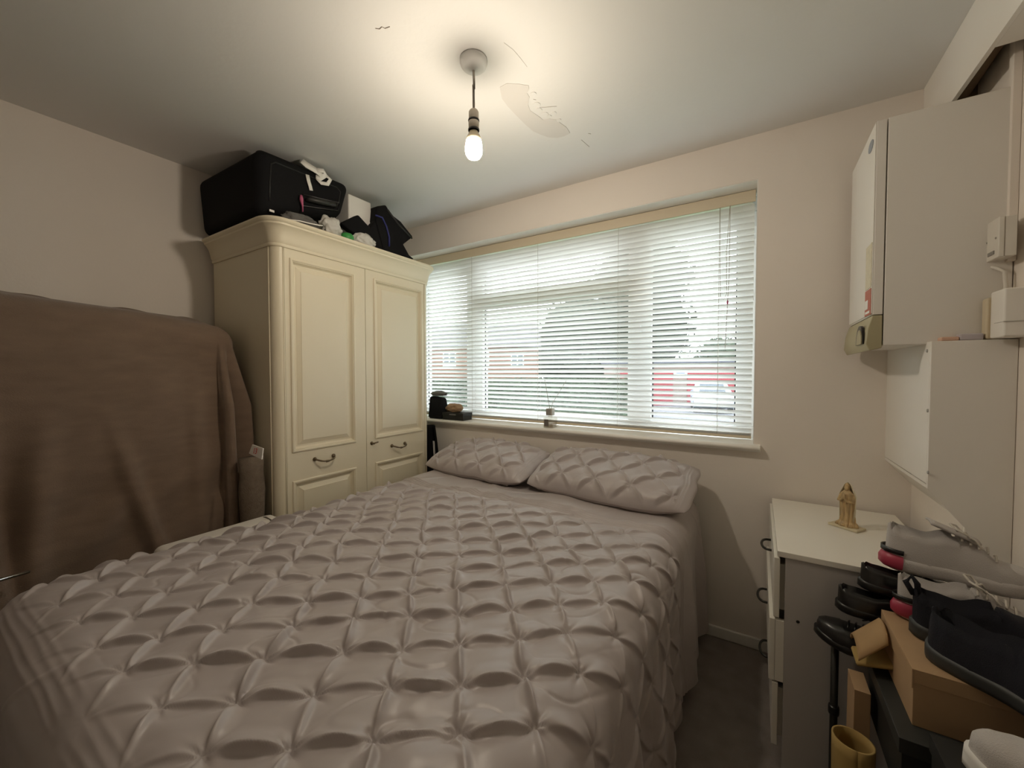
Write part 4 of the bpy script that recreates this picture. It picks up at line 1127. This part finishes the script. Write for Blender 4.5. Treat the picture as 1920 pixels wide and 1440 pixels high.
# black shoes piled beyond
blk = ('black_leather', 'black_plastic')
make_shoe('brogue', 'black punched leather brogue with its toe past the rack post', (.435, 1.452, .512), (0, R(-3), R(180)), L=.285, W=.095, mats=blk, collar=.055, toe_h=.042, sole_h=.020, laces='black_plastic', cap='black_leather')
make_shoe('slip_on_shoe', 'plain black shoe piled on the brogue', (.198, 1.452, .624), (0, R(2), R(0)), L=.27, W=.088, mats=blk, collar=.052, toe_h=.036, sole_h=.020)
make_shoe('slip_on_shoe', 'plain black shoe topmost of the black pile by the chest', (.248, 1.462, .697), (0, R(2), R(-2)), L=.265, W=.074, mats=blk, collar=.052, toe_h=.034, sole_h=.020)
# pale runners with pink soles
prn = ('pale_mesh', 'pale_mesh')
rs1 = make_shoe('running_shoe', 'pale running shoe with pink heel, tongue up, behind the navy trainers', (.300, 1.474, .769), (0, R(3), R(-2)), L=.275, W=.090, mats=prn, collar=.092, toe_h=.040, sole_h=.034, laces='lace', tongue='pale_mesh', group='pale running shoes')
rs2 = make_shoe('running_shoe', 'pale running shoe with pink heel lying lower, against the brown box', (.310, 1.388, .676), (0, R(0), R(-3)), L=.270, W=.068, mats=prn, collar=.080, toe_h=.038, sole_h=.034, laces='lace', group='pale running shoes')
# white trainer in front
make_shoe('trainer', 'white trainer on the black box at the rack front', (.597, .988, SH+.186), (0, R(-4), R(180)), L=.285, W=.105, mats=('pale_mesh','paper'), collar=.080, toe_h=.055, sole_h=.032, laces='lace')
# tan sandal leaning over the black box edge, ochre boot below
sd = thing('sandal', 'tan strap sandal wedged between the brogue and the brown box', 'sandal', (.235, 1.36, .535))
sdl = MB()
pA = at(1600, 1205, 1, 1.35); pB = at(1655, 1180, 1, 1.35)
sdl.grid(lambda u, v: (pA.x+(pB.x-pA.x)*v, 1.335+.05*math.cos(math.pi*u)+.01*v, pA.z+.012+(pB.z-pA.z)*v+.028*math.sin(math.pi*u)-.02), 16, 8)
sdl.build('strap', 'tan', sd, smooth=True, solid=.005)
MB().hexa([(pA.x-.002,1.295,pA.z-.030),(pB.x+.02,1.295,pA.z-.012),(pB.x+.02,1.37,pA.z-.012),(pA.x-.002,1.37,pA.z-.030),(pA.x-.002,1.295,pA.z-.018),(pB.x+.02,1.295,pA.z+.0),(pB.x+.02,1.37,pA.z+.0),(pA.x-.002,1.37,pA.z-.018)]).build('footbed', 'ochre', sd, bevel=.005)
bt_ = make_shoe('boot', 'tall ochre suede boot standing before the tan carton', (.202, 1.272, .0), (0, 0, R(-90)), L=.27, W=.082, mats=('ochre','tan'), collar=.10, toe_h=.06, sole_h=.03)

bs = MB()
bs.grid(lambda u, v: (.065+(.058-.006*v)*math.cos(2*math.pi*u), (.034+.004*v)*math.sin(2*math.pi*u), .085+.345*v+.012*math.cos(2*math.pi*u)*v), 28, 14)
bs.build('boot_shaft', 'ochre', bt_, smooth=True, local=True, solid=.004)

for rs_, W_ in ((rs1, .090), (rs2, .068)):
    hp2 = MB()
    for (z_, g_) in ((.002, .90), (.010, 1.10), (.026, 1.12), (.038, .98), (.041, .80)):
        for k in range(13):
            a = math.pi/2+math.pi*k/12; hp2.v.append((.034+.040*g_*math.cos(a), W_*.36*g_*math.sin(a), z_))
    for i in range(4):
        for k in range(12): hp2.f.append((i*13+k, i*13+k+1, (i+1)*13+k+1, (i+1)*13+k))
    hp2.f.append(tuple(range(13))); hp2.f.append(tuple(4*13+k for k in range(13)))
    hp2.build('heel_pad', 'pink', rs_, smooth=True, local=True)
    st_ = MB(); 
    for z_ in (.044, .056):
        for k in range(13):
            a = math.pi/2+math.pi*k/12; st_.v.append((.034+.040*math.cos(a), W_*.355*math.sin(a), z_))
    for k in range(12): st_.f.append((k, k+1, 14+k, 13+k))
    st_.build('heel_stripe', 'black_plastic', rs_, smooth=True, local=True, solid=.003)
# ------------------------------------------------------------------ outdoors
GZ = -.60
struct(MB().box(-70, 40, YB+.35, 90, GZ-.2, GZ).build('ground_lawn', 'grass'), 'lawn outside the window')
fwd = Vector((-math.sin(YAW), math.cos(YAW), 0)); rgt = Vector((math.cos(YAW), math.sin(YAW), 0))
def out(px, depth, z=GZ):
    """point straight ahead at that depth, sideways as far as the pixel column says"""
    p = CAM+fwd*depth+rgt*((px-960)/F_PX*depth); return Vector((p.x, p.y, z))
def oriented(root_name, label, cat, px, depth, rotz=YAW):
    o = thing(root_name, label, cat, out(px, depth)); o.rotation_euler = (0, 0, rotz); return o
# driveway
dw = MB(); c0 = out(1290, 19)
q = [c0+rgt*a+fwd*b for a, b in ((-3.2,-6),(9,-6),(9,4.4),(-3.2,4.4))]
dw.prism([(p.x, p.y) for p in q], 2, GZ+.001, GZ+.03)
struct(dw.build('ground_drive', 'tarmac'), 'grey tarmac drive before the garages')
# garages
gd = 23.0; sc1 = gd/F_PX
ga = oriented('garage_block', 'brick garage block with red up-and-over doors beyond the drive', 'garage', 1300, gd)
def gx(px): return (px-1300)*sc1
hgt = 2.75
MB().box(gx(1155), gx(1560), .06, 3.0, 0, hgt-.05).build('brick_wall', 'garage_wall', ga, local=True)
MB().box(gx(1150), gx(1565), -.15, 3.2, hgt-.35, hgt).build('fascia', 'fascia', ga, local=True)
for a, b in ((1163, 1180), (1186, 1262), (1289, 1384), (1408, 1500)):
    d = MB().box(gx(a), gx(b), 0, .055, .02, hgt-.62).build('garage_door', 'garage_door', ga, local=True)
    for k in range(1, 5):
        zz = .02+k*(hgt-.64)/5; MB().box(gx(a)+.03, gx(b)-.03, -.012, -.001, zz-.02, zz+.02).build('door_rib', 'garage_door', d, local=True)
    if a > 1180: MB().box((gx(a)+gx(b))/2-.06, (gx(a)+gx(b))/2+.06, -.05, -.002, .85, .93).build('door_handle', 'chrome', d, local=True)
sg = MB().box(gx(1263), gx(1288), -.03, .058, hgt-.95, hgt-.62).build('sign_board', 'sign_white', ga, local=True)
for k, w_ in ((0, .30), (1, .26)):
    MB().box(gx(1275.5)-w_, gx(1275.5)+w_, -.036, -.031, hgt-.74-.13*k, hgt-.68-.13*k).build('sign_line', 'signblue', sg, local=True)
# car
cdp = 20.0
car = oriented('car', 'pale silver hatchback parked before the red garage doors', 'car', 1332, cdp, YAW+math.radians(68))
side = [(-2.05,.38),(-2.08,.62),(-1.95,.84),(-1.15,.98),(-.55,1.40),(.35,1.47),(1.15,1.42),(1.75,1.05),(2.02,.95),(2.06,.60),(2.02,.35),(1.72,.28),(-1.7,.28)]
m = MB(); nsd = len(side)
for yv, k in ((-.84,.93),(-.78,1.0),(.78,1.0),(.84,.93)):
    for (x, z) in side:
        tuck = 1 if z < .99 else .82
        m.v.append((x*(k if z > .5 else 1), (yv if z < .99 else yv*.80), z))
for a in range(3):
    for j in range(nsd): m.f.append((a*nsd+j, a*nsd+(j+1)%nsd, (a+1)*nsd+(j+1)%nsd, (a+1)*nsd+j))
m.f.append(tuple(reversed(range(nsd)))); m.f.append(tuple(3*nsd+j for j in range(nsd)))
m.build('car_body', 'car', car, local=True, bevel=.05, seg=3)
MB().hexa([(-1.13,-.58,.995),(-1.13,.58,.995),(-1.05,.58,.985),(-1.05,-.58,.985),(-.60,-.52,1.385),(-.60,.52,1.385),(-.52,.52,1.385),(-.52,-.52,1.385)]).build('windscreen', 'car_glass', car, local=True)
MB().hexa([(1.70,-.58,1.08),(1.70,.58,1.08),(1.80,.58,1.08),(1.80,-.58,1.08),(1.22,-.52,1.38),(1.22,.52,1.38),(1.32,.52,1.38),(1.32,-.52,1.38)]).build('rear_window', 'car_glass', car, local=True)
for sgn in (-1, 1):
    m = MB(); m.prism([(-.85,1.03),(-.45,1.34),(.30,1.40),(1.05,1.36),(1.45,1.08)], 1, sgn*.69, sgn*.66); m.build('side_window', 'car_glass', car, local=True)
    for x in (-1.32, 1.30):
        m = MB(); m.lathe((0,0,0), [(.20,-.1),(.31,-.1),(.325,-.06),(.325,.06),(.31,.1),(.20,.1)], 20); m.v = [(x+v[0], sgn*.74+v[2], .325+v[1]) for v in m.v]
        wh = m.build('wheel', 'tyre', car, local=True, smooth=True)
        m = MB(); m.lathe((0,0,0), [(.19,-.105),(.19,.105)], 14); m.v = [(x+v[0], sgn*.74+v[2], .325+v[1]) for v in m.v]; m.build('hub', 'chrome', wh, local=True)
    MB().box(-2.06, -1.92, sgn*.62-.14, sgn*.62+.14, .62, .76).build('headlight', 'sign_white', car, local=True, bevel=.03)
MB().box(-2.10, -2.06, -.26, .26, .42, .53).build('number_plate', 'sign_white', car, local=True)

# foliage helper: clusters of little leaf cards round noisy ellipsoids
def foliage(parent, name, blobs, m, n, size, rs):
    rng = random.Random(rs); mb = MB()
    for (c, r, share) in blobs:
        for _ in range(int(n*share)):
            d = Vector((rng.gauss(0,1), rng.gauss(0,1), rng.gauss(0,1))).normalized()
            k = rng.uniform(.72, 1.05)*(1+.2*n3(d.x*2+rs, d.y*2, d.z*2))
            p = Vector(c)+Vector((d.x*r[0]*k, d.y*r[1]*k, d.z*r[2]*k))
            a = Vector((rng.uniform(-1,1), rng.uniform(-1,1), rng.uniform(-1,1))).normalized(); b = a.cross(d+Vector((.01,.02,.03))).normalized()
            s_ = size*rng.uniform(.6, 1.3)
            mb.add([p-a*s_, p+b*s_*.5, p+a*s_, p-b*s_*.5], [(0,1,2,3)])
        # dense core
        bmm = bmesh.new(); bmesh.ops.create_icosphere(bmm, subdivisions=3, radius=1)
        o = len(mb.v); 
        for v in bmm.verts:
            k = .86*(1+.22*n3(v.co.x*2.2+rs, v.co.y*2.2, v.co.z*2.2)); mb.v.append((c[0]+v.co.x*r[0]*k, c[1]+v.co.y*r[1]*k, c[2]+v.co.z*r[2]*k))
        for f in bmm.faces: mb.f.append(tuple(o+v.index for v in f.verts))
        bmm.free()
    return mb.build(name, m, parent, local=True, fix=False)
def tree(label, px, depth, blobs, m, n, size, rs, trunk_h, trunk_r=.18, cat='tree', name='tree'):
    o = thing(name, label, cat, out(px, depth)); o.rotation_euler = (0, 0, YAW)
    foliage(o, 'foliage', blobs, m, n, size, rs)
    MB().tube([(0,0,0), (.05,0,trunk_h*.5), (0,.05,trunk_h)], [trunk_r*1.3, trunk_r, trunk_r*.7], 8).build('trunk', 'bark', o, local=True, smooth=True)
    return o
td = 27.0; k1 = td/F_PX
# big dark conifer behind the garages
tree('tall dark evergreen tree rising behind the garages', 1185, 30.0,
     [((.3,0,5.4),(4.3,2.2,3.8),.42), ((.6,0,9.0),(3.8,2.0,2.8),.34), ((.5,0,11.6),(2.7,1.6,1.9),.24)], 'leafdark', 5200, .30, 3, 6.0)
tree('dark rounded tree standing beside the tall evergreen', 1090, 48, [((0,0,6.2),(5.6,2.8,5.4),.6), ((-2.9,0,4.5),(4.0,2.4,4.0),.4)], 'leafdark', 3000, .30, 9, 3.5)
tree('pale wispy shrub row at the far right beyond the garages', 1370, 36, [((0,0,3.5),(3.2,2,1.7),1.0)], 'leafmid', 1400, .25, 14, 2.5, name='shrub', cat='shrub')
tree('low dark shrub filling the gap between the house and the garages', 1120, 36.5, [((0,0,1.7),(3.6,1.6,2.2),1.0)], 'leafdark', 1500, .25, 19, 1.0, name='shrub', cat='shrub')
# hedge
hg = thing('hedge', 'long clipped green hedge across the lawn', 'hedge', out(985, 17)); hg.rotation_euler = (0, 0, YAW)
hm2 = MB(); rng = random.Random(4)
hm2.grid(lambda u, v: (-6.6+11.4*u, -.55*math.cos(math.pi*v)+.14*n3(u*60, v*5, 2), .02+1.55*math.sin(math.pi*v)**.5+.14*n3(u*50, v*6, 7)), 120, 14)
for _ in range(5000):
    u = rng.random(); v = rng.random(); p = Vector((-6.6+11.4*u, -.58*math.cos(math.pi*v), .05+1.6*math.sin(math.pi*v)**.5))
    a = Vector((rng.uniform(-1,1), rng.uniform(-1,1), rng.uniform(-1,1))).normalized(); b = a.orthogonal().normalized(); s_ = rng.uniform(.06, .13)
    hm2.add([p-a*s_, p+b*s_*.5, p+a*s_, p-b*s_*.5], [(0,1,2,3)])
hm2.build('foliage', 'leafmid', hg, local=True, fix=False)
# house row
hs = oriented('house', 'long brick house with grey tiled roof beyond the hedge', 'house', 900, 34)
def hx(px): return (px-900)*34/F_PX
MB().box(hx(640), hx(1010), 0, 7, 0, 4.2).build('brick_wall', 'brick', hs, local=True)
rf = MB(); rf.prism([(-.4, 4.15), (3.5, 6.6), (7.4, 4.15)], 0, hx(636), hx(1014)); rf.build('roof', 'roof', hs, local=True)
for px in (700, 760, 843, 905, 970):
    wn = MB().box(hx(px)-.55, hx(px)+.55, -.05, .02, 2.5, 3.7).build('window', 'sign_white', hs, local=True)
    for sgn in (-1, 1): MB().box(hx(px)+sgn*.26-.21, hx(px)+sgn*.26+.21, -.08, -.055, 2.6, 3.6).build('pane', 'car_glass', wn, local=True)
